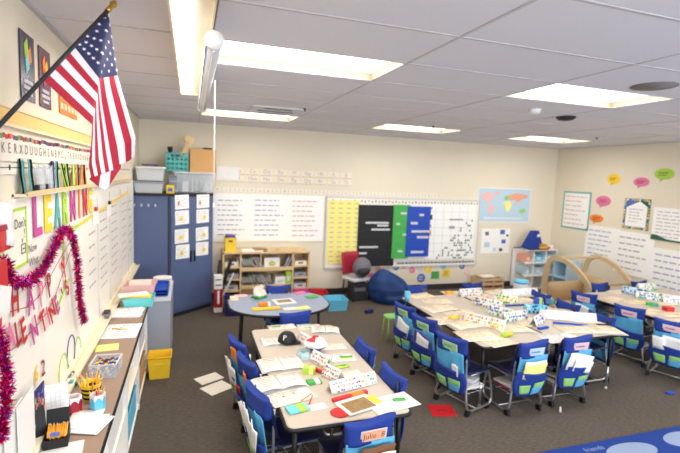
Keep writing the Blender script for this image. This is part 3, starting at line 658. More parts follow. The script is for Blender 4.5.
def fcol(i, j):
    u, s = (i+.5)/40, (j+.5)/52
    if u < .4 and s < 7/13: return 'flagB'
    return 'flagR' if (j//4) % 2 == 0 else 'flagW'
m.sheet(flag_fn, 40, 52, .0012, 'flagW', fcol); m.build('cloth', t)
m = MB()
for rr in range(9):
    for cc in range(11):
        if (rr+cc) % 2: continue
        u0, s0 = (cc+1)/12*.4, (rr+1)/10*7/13
        for sg in (-1, 1):
            vs = []; P = flag_fn(u0, s0); e1 = (flag_fn(u0+.01, s0)-flag_fn(u0-.01, s0)).normalized(); e2 = flag_fn(u0, s0+.01)-flag_fn(u0, s0-.01)
            e2 = (e2-e1*e2.dot(e1)).normalized(); nn = e1.cross(e2)
            for k in range(10):
                a = -PI/2+PI*k/5; q = .0095 if k % 2 == 0 else .0039
                vs.append(P+e1*q*math.cos(a)+e2*q*math.sin(a)+nn*sg*.0022)
            m.add(vs, [tuple(range(10))], 'flagW')
m.build('star_field', t)
# folded lower corner of the cloth
def fl(u, v):
    a = Vector((0.317, 2.230, 2.002)).lerp(Vector((0.436, 2.270, 2.069)), u); b = Vector((0.315, 2.240, 1.997)).lerp(Vector((0.370, 2.260, 1.945)), min(1,u*1.0)); b2 = Vector((0.368, 2.250, 1.945)).lerp(Vector((0.431, 2.270, 2.055)), u)
    q0, q1, q2 = Vector((0.311, 2.240, 1.997)), Vector((0.372, 2.250, 1.941)), Vector((0.435, 2.270, 2.051))
    e = q0.lerp(q1, u/.55) if u < .55 else q1.lerp(q2, (u-.55)/.45)
    return a.lerp(e, v)-o0
m = MB(); m.sheet(fl, 9, 6, .0012, 'flagR', lambda i, j: 'flagW' if 3 <= i < 6 else 'flagR'); m.build('folded_corner', t)

# ================================================================== COUNTER
t = thing('counter_shelf', 'long low shelf with a brown top running along the left wall', 'shelf', (0,1.0,0))
L = 3.72
m = MB(); m.box((.175, L/2, CT-.015), (.35, L, .03), 'counter'); m.build('worktop', t)
m = MB(); m.box((.352, L/2, CT-.015), (.006, L, .032), 'black'); m.build('edge_band', t)
m = MB(); m.box((.012, L/2, .37), (.02, L, .70), 'wood')
for z in (.06, .40, .71): m.box((.17, L/2, z), (.31, L, .02), 'offw')
m.box((.17,L/2,.03),(.29,L,.05),'wood')
m.build('shelf_board', t)
for k in range(6):
    y = .02+(L-.04)*k/5; MB().box((.17, y, .37), (.32, .025, .70), 'white').build('divider', t)
r = random.Random(12)
bins = [('sea','light blue storage bin inside the counter shelf, nearest the camera'),('brown','brown box inside the counter shelf beside the near blue bin'),('white','white bin inside the counter shelf under the pencil pots'),('sky','light blue bin inside the counter shelf near its middle'),('lgrey','grey bin inside the counter shelf, second from the far end'),('tan','tan box in the lower far bay of the counter shelf')]
for k, (mt, l) in enumerate(bins):
    y = 1.0+.02+(L-.04)*(k//1 % 5+.5)/5 if k < 5 else 1+L*.9; z = .41 if k % 2 == 0 else .07
    m = MB(); a, b, hh = .19, .52, .22; m.box((0,0,.005),(a,b,.01),mt); m.box((a/2,0,hh/2),(.008,b,hh),mt); m.box((-a/2,0,hh/2),(.008,b,hh),mt); m.box((0,b/2,hh/2),(a,.008,hh),mt); m.box((0,-b/2,hh/2),(a,.008,hh),mt); m.box((a/2+.005,0,hh-.01),(.012,b,.02),mt)
    tag(m.build('storage_bin', None, (.215, y, z)), l, 'bin', 'bins in the counter shelf')

def sheetpaper(name, label, cat, c, w, l, rz, mt='paper', rows=7, ink='ink', th=.0015, z=0., group=None, seed=1, lift=0.):
    m = MB()
    def fn(u, v): return ((u-.5)*w, (v-.5)*l, th/2+.001+lift*(abs(u-.5)*2)**3*(1 if v > .5 else .3))
    m.sheet(fn, 8, 6, th, mt)
    if rows: scrib(m, -w*.4, w*.4, -l*.4, l*.42, rows, ink, .0035 if not lift else .004, .22, True, seed=seed)
    return tag(m.build(name, None, (c[0], c[1], c[2]+z), rz), label, cat, group)
# pencils helper
def pencil_mb(m, a, b, r=.0042, mt='pencil'):
    a, b = Vector(a), Vector(b); d = (b-a).normalized(); L = (b-a).length
    m.tube([a, a+d*L*.86], r, mt, 6); m.tube([a+d*L*.86, b], r, 'wood', 6, rad=[r, .0008])
def pencils_in(parentname, c, n, rr, z0, ln, label, seed, colors=('pencil','orange','yellow','red')):
    r = random.Random(seed)
    for k in range(n):
        a = 2*PI*k/n; q = rr*(.3+.6*r.random()); m = MB()
        pencil_mb(m, (0,0,0), (math.cos(a)*rr*1.1, math.sin(a)*rr*1.1, ln*(.8+.3*r.random())), .0045, colors[k % len(colors)])
        tag(m.build('pencil', None, (c[0]+math.cos(a)*q*.6, c[1]+math.sin(a)*q*.6, c[2]+z0)), label, 'pencil', label)
def crayon_mug(c, col, colw, label):
    t = thing('pencil_cup', label, 'cup', c); n = 6
    def ring(r_, z): return [(r_*math.cos(2*PI*i/n+.3), r_*math.sin(2*PI*i/n+.3), z) for i in range(n)]
    m = MB(); r_ = .038
    def wall(z0, z1, mt, zz=False):
        vs = ring(r_, z0)+ring(r_, z1)+ring(r_-.006, z0)+ring(r_-.006, z1); fs = []
        for i in range(n): j = (i+1)%n; fs += [(i,j,n+j,n+i),(2*n+j,2*n+i,3*n+i,3*n+j),(n+i,n+j,3*n+j,3*n+i)]
        m.add(vs, fs, mt)
    wall(0, .055, col); wall(.055, .088, colw)
    # scalloped coloured tips rising into the white band
    for i in range(n):
        a, b = Vector(ring(r_+.0012,.055)[i]), Vector(ring(r_+.0012,.055)[(i+1)%n]); pts = [a+(b-a)*f+Vector((0,0,.018*math.sin(PI*f))) for f in (0,.2,.4,.5,.6,.8,1.)]
        m.add(pts, [tuple(range(7))], col)
    m.prism([(p_[0],p_[1]) for p_ in ring(r_-.002,0)], 0, .006, colw); m.build('cup_body', t)
    return t
c1 = (0.156, 2.566, 0.760); crayon_mug((c1[0], c1[1], CT), 'red2', 'white', 'red and white six-sided pencil cup on the counter')
c2 = (0.268, 2.570, 0.760); crayon_mug((c2[0], c2[1], CT), 'sky', 'white', 'blue and white six-sided pencil cup on the counter'); pencils_in('', (c2[0],c2[1],CT), 4, .026, .008, .12, 'pencil standing in the blue and white cup', 3)
c3 = (0.214, 2.684, 0.760); c3 = (c3[0], c3[1]+.01, CT)
t = thing('pencil_pot', 'large yellow pot with black bee stripes full of pencils on the counter', 'pot', c3)
m = MB(); m.lathe([(.036,0),(.04,.02),(.046,.06),(.052,.095),(.054,.1),(.05,.1),(.043,.06),(.036,.008),(0,.006)], 'yellow', 22); m.build('pot_body', t)
m = MB()
for z in (.02,.045,.07): m.lathe([(.0405+z*.13,z-.005),(.0425+z*.13,z),(.0415+z*.14,z+.006)], 'black', 22)
m.build('stripe', t); pencils_in('', c3, 15, .045, .01, .14, 'pencil standing in the bee-striped pot', 4, ('orange','pencil','yellow','pencil'))
# bin of small parts
c = (0.233, 2.962, 0.760)
t = thing('parts_bin', 'clear plastic box full of small game pieces on the counter', 'box', (c[0], c[1]+.08, CT), R(-4))
m = MB(); a, b, hh = .15, .17, .085
m.box((0,0,.002),(a,b,.004),'clear')
for s in (-1,1): m.box((s*a/2,0,hh/2),(.003,b,hh),'clear'); m.box((0,s*b/2,hh/2),(a,.003,hh),'clear')
m.build('box_body', t); m = MB()
for s in (-1,1): m.box((s*a/2,0,hh),(.008,b+.008,.005),'lgrey'); m.box((0,s*b/2,hh),(a,.008,.005),'lgrey')
m.build('rim', t)
m = MB(); r = random.Random(3)
for k in range(260):
    m.box(((r.random()-.5)*(a-.03),(r.random()-.5)*(b-.03),.01+.055*r.random()), (.018,.012,.009), ('white','brown','dark','blueink','lgrey','red2','yellow')[r.randrange(7)], rz=r.random()*6, X=Matrix.Rotation(r.random()*3,4,'X'))
o = m.build('game_pieces', None, (c[0], c[1]+.08, CT+.004), R(-4)); tag(o, 'heap of small brown, white and black game pieces in the clear box', 'game pieces', kind='stuff')
c = (0.169, 3.475, 0.760); o = sheetpaper('picture_book', 'yellow and white picture card behind the clear box on the counter', 'card', (c[0], c[1], CT), .15, .13, .1, 'lemon', 3, 'orange', .004)
c = (0.213, 3.830, 0.760); sheetpaper('worksheet', 'white worksheet with an orange pencil on the counter', 'paper', (c[0], c[1], CT), .27, .34, -.05, 'paper', 6, seed=4)
m = MB(); pencil_mb(m, (-.05,.02,0), (.07,-.02,0)); tag(m.build('pencil', None, (c[0]-.02, c[1]+.03, CT+.008)), 'single yellow pencil lying on the white worksheet', 'pencil')
c = (0.206, 4.313, 0.760)
for k in range(4): sheetpaper('paper_sheet', ['bottom sheet','third sheet','second sheet','top sheet'][k]+' of the low paper pile in front of the teal basket', 'paper', (c[0]-.01, c[1], CT+.0035*k), .26, .27, -.08+.05*k, 'paper' if k != 2 else 'palepink', 0 if k < 3 else 5, th=.002)
# baskets at the end
def basket(c, w, d, hh, mt, label, rz=0., flare=1.12):
    t = thing('basket', label, 'basket', c, rz); m = MB()
    def ring(f, z): return [(-w/2*f,-d/2*f,z),(w/2*f,-d/2*f,z),(w/2*f,d/2*f,z),(-w/2*f,d/2*f,z)]
    vs = ring(1,0)+ring(flare,hh)+ring(flare-.05,hh)+ring(.95,.008); fs = [(0,3,2,1),(12,13,14,15)]
    for i in range(4): j = (i+1)%4; fs += [(i,j,4+j,4+i),(4+i,4+j,8+j,8+i),(8+i,8+j,12+j,12+i)]
    m.add(vs, fs, mt); m.build('basket_body', t)
    m = MB(); rg = [(-w/2*flare,-d/2*flare,hh),(w/2*flare,-d/2*flare,hh),(w/2*flare,d/2*flare,hh),(-w/2*flare,d/2*flare,hh)]; m.tube(rg, .006, mt, 6, True); m.build('rim', t)
    return t
cb = (0.258, 4.526, 0.760)
basket((.275, 4.56, CT), .24, .16, .085, 'aqua', 'teal plastic basket holding yellow folders at the counter end')
for k, (mt, l) in enumerate((('lemon','bottom pale yellow folder in the teal basket'),('yellow','yellow folder in the teal basket'),('lemon','top pale yellow folder sticking out of the teal basket'),('white','white sheet on top in the teal basket'))):
    m = MB(); m.box((0,0,.003), (.26,.13,.006), mt); o = m.build('folder', None, (.25-.01*k, 4.56, CT+.078+.009*k), .12*(k-1)); tag(o, l, 'folder')
basket((.25, 4.92, CT), .26, .24, .13, 'palepink', 'pink plastic basket behind the teal one, full of papers')
for k in range(3): m = MB(); m.box((0,0,.06), (.2,.008,.12), 'offw'); tag(m.build('folder', None, (.25, 4.86+.06*k, CT+.03)), ['front cream folder in the pink basket','middle cream folder in the pink basket','rear cream folder in the pink basket'][k], 'folder')
# grey cabinet at the end of the counter
t = thing('low_cabinet', 'low grey cabinet at the far end of the counter, below the baskets', 'cabinet', (.275, 5.19, 0))
m = MB(); m.box((0,0,.36), (.52,.78,.72), 'grey'); m.build('body', t); m = MB(); m.box((0,0,.735), (.54,.8,.03), 'lgrey'); m.build('top', t)
m = MB(); m.box((.262,-.195,.37), (.008,.36,.64), 'grey'); m.build('door', t); m = MB(); m.box((.262,.195,.37), (.008,.36,.64), 'grey'); m.build('door', t)
for k in range(3):
    t = thing('letter_tray', 'blue stacking letter tray beside the pink basket, %s of three' % ['lowest','middle','top'][k], 'tray', (.455, 5.02, .752+.03*k)); m = MB()
    m.box((0,0,.004), (.12,.3,.006), 'blue'); m.box((-.058,0,.018), (.005,.3,.034), 'blue'); m.box((.058,0,.018), (.005,.3,.034), 'blue'); m.box((0,.148,.018), (.12,.005,.034), 'blue'); m.build('tray_body', t)
for k in range(5):
    m = MB(); m.lathe([(0,0),(.075,0),(.1,.015),(.1,.02),(.07,.007),(0,.007)], 'white', 24)
    tag(m.build('paper_plate', None, (.44, 5.33, .752+.02*k)), 'white paper plate in the stack behind the letter trays, %s of five' % ['lowest','second','third','fourth','topmost'][k], 'plate', 'stacked paper plates')
# yellow bin on floor
t = thing('floor_bin', 'bright yellow plastic bin on the carpet at the end of the counter', 'bin', (.45, 4.655, 0))
m = MB(); w, d, hh = .20, .20, .22
vs = []; 
for f, z in ((.9,0),(1.06,hh),(1.0,hh),(.85,.01)): vs += [(-w/2*f,-d/2*f,z),(w/2*f,-d/2*f,z),(w/2*f,d/2*f,z),(-w/2*f,d/2*f,z)]
fs = [(0,3,2,1),(12,13,14,15)]
for i in range(4): j = (i+1)%4; fs += [(i,j,4+j,4+i),(4+i,4+j,8+j,8+i),(8+i,8+j,12+j,12+i)]
m.add(vs, fs, 'yellow'); m.build('bin_body', t)
m = MB(); m.tube([(-w*.54,-d*.54,hh),(w*.54,-d*.54,hh),(w*.54,d*.54,hh),(-w*.54,d*.54,hh)], .007, 'yellow', 6, True); m.build('rim', t)
m = MB(); m.box((0,-d*.5,.15), (.09,.012,.02), 'yellow'); m.build('handle', t)
# near corner items
c = (0.141, 2.308, 0.760)
t = thing('pencil_box', 'open black box holding a row of sharpened yellow pencils', 'box', (c[0]+.005, c[1]-.02, CT), R(8))
m = MB(); a, b, hh = .095, .13, .05
m.box((0,0,.002),(a,b,.004),'black')
for s in (-1,1): m.box((s*a/2,0,hh/2),(.004,b,hh),'black'); m.box((0,s*b/2,hh/2),(a,.004,hh),'black')
m.build('box_body', t); MB().box((0,b/2+.006,.085), (a,.004,.09), 'black', X=Matrix.Rotation(R(-12),4,'X')).build('lid', t)
r = random.Random(5)
for k in range(14):
    m = MB(); pencil_mb(m, (0,-.045,0), (.004,.045,.025)); tag(m.build('pencil', None, (t.location.x-.038+.0058*k, t.location.y+.01*r.random(), CT+.04+.008*r.random()), R(8+r.random()*6)), 'yellow pencil in the row inside the open black box', 'pencil', 'pencils in the open black box')
m = MB(); m.box((0,0,.006), (.035,.018,.012), 'blueink'); tag(m.build('eraser', None, (t.location.x+.005, t.location.y-.05, CT+.062)), 'blue eraser on the pencils in the black box', 'eraser')
m = MB(); m.box((0,0,.08), (.08,.004,.16), 'black', X=Matrix.Rotation(R(-14),4,'X')); m.box((.0,-.03,.004), (.08,.07,.008), 'black'); tag(m.build('bookend', None, (c[0]-.085, c[1]+.01, CT), R(35)), 'black bookend beside the pencil box', 'bookend')
m = MB(); m.box((0,0,.12), (.006,.24,.24), 'navy'); r = random.Random(6)
for k in range(60): m.box((.004, (r.random()-.5)*.22, .01+.22*r.random()), (.002,.03,.02), ('blueink','photo','orange','purple','gloss2','sky')[r.randrange(6)], X=Matrix.Rotation(r.random()*3,4,'X'))
tag(m.build('picture_book', None, (.05, c[1]+.02, CT), R(-2)), 'dark blue illustrated book cover leaning against the whiteboard', 'book')
def lean(name, label, c, w, l, mt, rz, tilt, rows, seed):
    m = MB(); X = Matrix.Rotation(R(tilt), 4, 'X'); m.X = X
    def fn(u, v): return ((u-.5)*w, .012*math.sin(u*4), v*l)
    m.sheet(fn, 8, 4, .002, mt)
    for k in range(rows): m.box((0,-.012 if 0 else -.004,l*(k+1)/(rows+1)), (w*.8,.001,.0015), 'lgrey')
    for k in range(7): m.box((-w*.4+w*.8*k/6,-.004,l/2), (.0015,.001,l*.85), 'lgrey')
    tag(m.build(name, None, c, rz), label, 'paper')
lean('grid_sheet', 'white grid paper propped up behind the red cup', (.085, c[1]+.15, CT+.004), .15, .19, 'paper', R(25), -14, 8, 1)
for k, (dx, dy, rz) in enumerate(((.0,.0,-.2),(.02,-.02,-.35),(-.02,.04,-.05))):
    c5 = (0.249, 2.423, 0.760); sheetpaper('lined_sheet', ['lowest','middle','top'][k]+' white lined sheet hanging over the counter edge', 'paper', (c5[0]+.0+dx, c5[1]+dy, CT+.003+.003*k), .15, .17, rz, 'paper', 0 if k < 2 else 9, 'lgrey')
m = MB(); m.box((0,0,.004), (.2,.12,.006), 'white'); m.box((0,-.058,.01), (.2,.006,.014), 'white'); tag(m.build('paper_tray', None, (c[0]+.03, c[1]-.11, CT), R(6)), 'white tray edge at the bottom left corner', 'tray')
c = (0.097, 2.885, 0.760); m = MB(); m.prism([(-.03,-.018),(.03,-.018),(.034,.014),(-.034,.014)], 0, .035, 'teal'); m.box((0,-.02,.018), (.02,.006,.012), 'dark'); tag(m.build('sharpener', None, (c[0], c[1], CT)), 'teal pencil sharpener by the whiteboard tray', 'sharpener')
m = MB(); m.tube([(0,-.06,0),(0,.05,0)], .008, 'white', 8); m.tube([(0,.05,0),(0,.075,0)], .0085, 'dark', 8); m.box((0,-.0,.009),(.012,.05,.003),'ink'); tag(m.build('marker', None, (.058, 2.93, .797)), 'white marker with a dark cap on the whiteboard tray', 'marker')
m = MB(); m.tube([(0,-.04,0),(0,.04,0)], .006, 'orange', 8); tag(m.build('marker', None, (.062, 2.78, .795)), 'orange marker on the whiteboard tray', 'marker')
m = MB(); m.rbox((0,0,.018), (.05,.12,.036), 'ink', b=.01); m.box((0,0,.04),(.048,.11,.006),'dark'); tag(m.build('board_eraser', None, (.06, 4.15, .79)), 'dark board eraser on the whiteboard tray near the teal basket', 'eraser')
c = (-0.167, 2.473, 0.760)
for k in range(3): m = MB(); m.box((0,0,.15), (.004,.2,.3), 'white'); tag(m.build('paper_sheet', None, (.045+.012*k, 1.95+.1*k, CT+.002)), ['rear','middle','front'][k]+' white sheet standing against the whiteboard at the left edge', 'paper')
# ================================================================== BLUE CABINET IN THE CORNER
t = thing('corner_cabinet', 'tall slate blue cabinet with angled double doors in the back left corner', 'cabinet', (0,0,0))
foot = [(.012,6.44),(.45,6.44),(1.05,6.97),(1.05,7.37),(.012,7.37)]
m = MB(); m.prism(foot, .06, 1.70, 'cab'); m.prism([(.02,6.47),(.44,6.47),(1.03,6.99),(1.03,7.37),(.02,7.37)], 0, .06, 'dark'); m.build('body', t)
m = MB(); m.prism([(.004,6.42),(.457,6.42),(1.07,6.96),(1.07,7.38),(.004,7.38)], 1.70, 1.732, 'black'); m.build('cabinet_top', t)
dv = Vector((.60,.53,0)); ln = dv.length; dv.normalize(); rz = math.atan2(dv.y, dv.x)
for k in range(2):
    o = MB().box((0,-.009,0), (ln/2-.03,.018,1.58), 'cab').build('door', t, Vector((.45,6.44,.89))+dv*(ln*(.27+.46*k)), rz)
    MB().box(((-.5+1*(1-k))*0+(.15 if k == 0 else -.15),-.03,-.05), (.012,.02,.16), 'black').build('handle', o)
for k in range(4):
    m = MB(); x = .035+.085*k; m.box((x, 6.433, 1.575), (.02,.012,.035), 'lgrey'); m.tube([(x,6.43,1.57),(x,6.41,1.565),(x,6.405,1.58)], .005, 'chrome', 6); m.build('hook', t)
m = MB(); m.box((.455,6.438,.89), (.02,.012,1.6), 'dark'); m.build('corner_strip', t)
zs = [1.62, 1.405, 1.145, .925]; r = random.Random(4)
for k in range(2):
    for j, z in enumerate(zs):
        c = Vector((.45,6.44,z))+dv*(ln*(.27+.46*k)); nrm = Vector((dv.y,-dv.x,0)); c += nrm*.021
        row = ['top','second','third','lowest'][j]; side = 'left' if k == 0 else 'right'
        tt = thing('door_sign', 'white printed sheet on the %s blue door, %s of its column' % (side, row), 'paper', c+dv*(.02*(r.random()-.5)), rz, 'sheets on the blue cabinet doors')
        m = MB(); X = Matrix.Rotation((r.random()-.5)*.08,4,'Y'); m.box((0,0,0), (.235,.002,.195), 'paper', X=X); m.build('sheet', tt)
        m = MB(); scrib(m, -.10, .10, -.08, .08, 6, 'ink', -.003, .18, seed=j*2+k); 
        if j: m.plate([(.05*math.cos(2*PI*i/12)*.6+(.03 if k else -.02), .03*math.sin(2*PI*i/12)-.02) for i in range(12)], -.0035, -.0028, 'yellow')
        else: m.box((-.06,-.0035,-.02), (.025,.001,.06), 'redink')
        m.build('writing', tt)
TOP = 1.734
def tub(c, w, d, h, mt, lidm, label, rz=0., lid=True, name='storage_tub'):
    t = thing(name, label, 'storage tub', c, rz); m = MB()
    def ring(f, z, i=0): return [(-w/2*f+i,-d/2*f+i,z),(w/2*f-i,-d/2*f+i,z),(w/2*f-i,d/2*f-i,z),(-w/2*f+i,d/2*f-i,z)]
    vs = ring(.9,0)+ring(1,h)+ring(1,h,.005)+ring(.9,.006,.005); fs = [(0,3,2,1),(12,13,14,15)]
    for i in range(4): j = (i+1)%4; fs += [(i,j,4+j,4+i),(4+i,4+j,8+j,8+i),(8+i,8+j,12+j,12+i)]
    m.add(vs, fs, mt); m.build('tub_body', t)
    if lid: m = MB(); m.rbox((0,0,h+.012), (w+.03,d+.03,.022), lidm, b=.02); m.build('lid', t)
    else: m = MB(); m.tube(ring(1.01,h), .007, lidm, 6, True); m.build('rim', t)
    return t
tub((.20,6.68,TOP), .36,.34,.13, 'clearw','grey', 'low grey lidded tub on the left of the blue cabinet')
m = MB(); m.box((0,0,.04), (.22,.2,.07), 'offw'); tag(m.build('paper_stack', None, (.19,6.67,TOP+.01)), 'white papers inside the low grey tub', 'papers')
tub((.22,6.69,TOP+.167), .34,.32,.16, 'clearw','white', 'frosted tub with a white lid, on top of the low grey tub')
m = MB(); m.box((0,0,.012), (.1,.12,.022), 'purple'); tag(m.build('handle_wrap', None, (.22,6.60,TOP+.36)), 'small purple case lying on the white lid', 'case')
m = MB(); m.box((0,0,.012), (.2,.12,.02), 'brown'); tag(m.build('folder', None, (.2,6.75,TOP+.36)), 'brown folder on the white lid of the frosted tub', 'folder')
t = thing('wipes_box', 'yellow box with a blue label on the blue cabinet', 'box', (.47,6.60,TOP)); m = MB(); m.box((0,0,.055), (.10,.08,.11), 'yellow'); m.build('box_body', t); MB().box((0,-.042,.05), (.06,.002,.05), 'blueink').build('label_print', t)
t = thing('letter_tray', 'grey desk tray standing upright behind the yellow box', 'tray', (.50,6.74,TOP)); m = MB(); m.box((0,.03,.12), (.11,.006,.24), 'grey')
for k in range(4): m.box((0,0,.03+.065*k), (.11,.07,.006), 'dark' if k%2 else 'lgrey')
m.build('tray_body', t)
ttub = tub((.785,7.10,TOP), .56,.34,.275, 'clear','clearw', 'wide clear lidded tub carrying the teal crate and cardboard box')
for x, hh, mt, l in ((.66,.15,'paper','white folded papers in the wide clear tub'),(.76,.16,'wood','wooden ruler block in the wide clear tub'),(.87,.16,'dgreen','dark green bottle in the wide clear tub'),(.95,.13,'lgrey','white roll in the wide clear tub')):
    m = MB(); m.box((0,0,hh/2), (.08 if mt != 'wood' else .02, .12, hh), mt) if mt not in ('dgreen','lgrey') else m.lathe([(.03,0),(.03,hh*.6),(.014,hh*.8),(.014,hh),(0,hh)], mt, 12)
    tag(m.build('tub_content', None, (x,7.03,TOP+.01)), l, {'paper':'papers','wood':'ruler','dgreen':'bottle','lgrey':'roll'}[mt]); COL.objects[-1]
TT = TOP+.275+.026
t = thing('crate', 'teal plastic crate with round holes on top of the clear tub', 'crate', (.545,7.10,TT))
w, d, hh = .30, .24, .26; m = MB()
m.box((0,0,.006),(w,d,.01),'teal'); m.box((0,d/2,hh/2),(w,.008,hh),'teal')
for s in (-1,1): m.box((s*w/2,0,hh/2),(.008,d,hh),'teal')
# front wall with holes as lattice
def lattice(m, w, h, nx, nz, y, z0, z1, mt, hole=.5):
    dx, dz = w/nx, (z1-z0)/nz; hr = min(dx,dz)*hole
    for i in range(nx):
        for j in range(nz):
            cx, cz = -w/2+dx*(i+.5), z0+dz*(j+.5); n = 8; vs = []
            for k in range(n):
                a = PI/8+2*PI*k/n; vs.append((cx+hr*math.cos(a), y, cz+hr*math.sin(a)))
            cor = [(dx/2, dz*.2),(dx*.2, dz/2),(-dx*.2,dz/2),(-dx/2,dz*.2),(-dx/2,-dz*.2),(-dx*.2,-dz/2),(dx*.2,-dz/2),(dx/2,-dz*.2)]
            cor2 = [(dx/2,dz/2),None,(-dx/2,dz/2),None,(-dx/2,-dz/2),None,(dx/2,-dz/2),None]
            vs += [(cx+a, y, cz+b) for a, b in cor]
            fs = [(k, 8+k, 8+(k+1)%8, (k+1)%8) for k in range(8)]
            o = len(vs); vs += [(cx+sx*dx/2, y, cz+sz*dz/2) for sx, sz in ((1,1),(-1,1),(-1,-1),(1,-1))]
            fs += [(8,o,9),(10,o+1,11),(12,o+2,13),(14,o+3,15)]
            m.add(vs, fs, mt); m.add([(a, y+.006, b) for a, _, b in vs], fs, mt)
lattice(m, w, hh, 5, 3, -d/2-.003, .01, hh*.8, 'teal', .3); m.box((-w*.38,-d/2,hh*.9),(w*.24,.008,hh*.2),'teal'); m.box((w*.38,-d/2,hh*.9),(w*.24,.008,hh*.2),'teal'); m.box((0,-d/2,hh*.97),(w*.6,.008,hh*.06),'teal')
m.build('crate_body', t); m = MB(); m.tube([(-w/2,-d/2,hh),(w/2,-d/2,hh),(w/2,d/2,hh),(-w/2,d/2,hh)], .007, 'teal', 6, True); m.build('rim', t)
m = MB(); m.box((0,.0,.14), (.035,.05,.30), 'wood', X=Matrix.Rotation(R(24),4,'Y')); m.box((.075,0,.30), (.13,.10,.09), 'wood', X=Matrix.Rotation(R(24),4,'Y')); m.box((.05,-.03,.16), (.03,.03,.2), 'wood', X=Matrix.Rotation(R(24),4,'Y'))
tag(m.build('wooden_mallet', None, (.64,7.08,TT+.17)), 'blond wooden toy block on sticks poking out of the teal crate', 'toy')
m = MB(); m.lathe([(.0,0),(.036,.0),(.036,.05),(.03,.055)], 'dark', 16, c=(0,0,.17)); m.lathe([(.03,.05),(.034,.07),(.034,.1),(.03,.105)], 'tan', 16, c=(0,0,.12)); m.lathe([(.03,0),(.03,.17)], 'navy', 16); tag(m.build('tin', None, (.45,7.06,TT+.13)), 'dark tin with a tan band in the teal crate', 'tin')
t = thing('cardboard_box', 'brown cardboard box beside the teal crate on top of the cabinet', 'box', (.905,7.15,TT), R(2))
m = MB(); m.box((0,0,.17), (.37,.24,.34), 'tan'); m.build('box_body', t); m = MB(); m.box((0,0,.342), (.03,.24,.003), 'wood'); m.build('tape', t)
m = MB(); m.rbox((0,0,.012), (.14,.1,.022), 'dark', b=.02); tag(m.build('pouch', None, (.97,7.15,TT+.344)), 'black pouch lying on the cardboard box', 'pouch')

# ================================================================== BOOKCASE
BX0, BX1, BY0, BY1, BH = 1.20, 2.56, 6.93, 7.33, .84
t = thing('bookcase', 'light wooden bookcase with cubbies under the chart sheets', 'bookcase', ((BX0+BX1)/2, (BY0+BY1)/2, 0))
w, d = BX1-BX0, BY1-BY0; cw = .27
m = MB()
m.box((0,0,BH-.012), (w,d,.024), 'wood'); m.box((0,0,.045), (w,d,.024), 'wood'); m.box((0,d/2-.006,BH/2), (w,.01,BH), 'wood')
m.build('case_board', t); m = MB()
for x in (-w/2+.011, -w/2+cw, w/2-cw, w/2-.011): MB().box((x,0,BH/2), (.022,d,BH), 'wood').build('upright', t)
m = MB()
for z in (.23,.41,.60):
    for s in (-1,1): m.box((s*(w/2-cw/2),-.005,z), (cw-.02,d-.02,.018), 'wood')
for z in (.27,.55): m.box((0,-.005,z), (w-2*cw,d-.02,.02), 'wood'); m.box((0,-d/2+.008,z+.025), (w-2*cw,.012,.05), 'wood')
m.build('shelf_board', t); m = MB()
for x in (-.1,): m.box((x,0,.70), (.012,d-.03,.26), 'wood')
m.build('divider', t)
bx, by = t.location.x, BY0
r = random.Random(21)
cc = ['lgrey','ink','grey','white','lgrey','dark','paper','grey','green']
cn = {'lgrey':'pale grey','ink':'slate grey','grey':'mid grey','white':'white','green':'green','dark':'charcoal','paper':'off-white','blueink':'blue','teal':'teal'}
for (z, x0, n, nm) in ((.57,-.41,11,'upper left'),(.29,-.38,15,'middle'),(.57,.26,3,'upper right')):
    for k in range(n):
        ln = .33 if k > 2 else .12; mt = cc[r.randrange(len(cc))]
        m = MB(); hb = .195+.02*r.random(); m.X = Matrix.Rotation(R(-18-14*(k/n)) if nm != 'upper right' else R(20+6*k), 4, 'Y')
        m.box((0,0,hb/2), (.008,.22,hb), mt); m.box((.0,-.111,hb*.55), (.0085,.002,hb*.5), 'paper' if mt != 'paper' else 'ink')
        x = bx+x0+.037*k+(.02 if nm == 'upper right' else 0)
        tag(m.build('book', None, (x, by+.14, z+.004)), 'thin %s book leaning on the %s bookcase shelf, %s from the left' % (cn[mt], nm, ['first','second','third','fourth','fifth','sixth','seventh','eighth','ninth','tenth','eleventh','twelfth','thirteenth','fourteenth','fifteenth'][k]), 'book', 'books in the bookcase')
t = thing('picture_box', 'white box with a round green picture on the upper shelf of the bookcase', 'box', (bx+.08, by+.14, .561)); MB().box((0,0,.09), (.24,.2,.18), 'white').build('box_body', t)
m = MB(); m.plate([(.055*math.cos(2*PI*i/16), .09+.04*math.sin(2*PI*i/16)) for i in range(16)], -.104, -.101, 'lime'); m.plate([(.03*math.cos(2*PI*i/16), .09+.022*math.sin(2*PI*i/16)) for i in range(16)], -.106, -.1045, 'peach'); m.build('picture', t)
for x, mt, hh, ww, l in ((.22,'white',.15,.16,'white box on the middle shelf of the bookcase'),(.355,'lime',.23,.09,'lime green magazine file on the middle shelf, right end')):
    m = MB(); m.box((0,0,hh/2), (ww,.22,hh), mt); m.box((0,-.112,hh*.5), (ww*.6,.002,hh*.3), 'lgrey'); tag(m.build('file_box', None, (bx+x, by+.15, .284)), l, 'box')
for sx, sd in ((-1,'left'),(1,'right')):
    for k, z in enumerate((.06,.242,.422,.612)):
        m = MB(); mt = ['grey','lgrey','grey','offw'][k]; m.box((0,0,.035), (.20,.26,.07), mt); m.box((0,-.131,.035), (.08,.002,.03), 'ink')
        tag(m.build('cubby_box', None, (bx+sx*(w/2-cw/2), by+.18, z)), 'pale box in the %s cubby column of the bookcase, %s' % (sd, ['lowest','second from the floor','third from the floor','topmost'][k]), 'box')
yt = tub((bx-.56, by+.17, BH+.001), .17,.22,.21, 'yellow','yellow', 'yellow handled tub on top of the bookcase', lid=False)
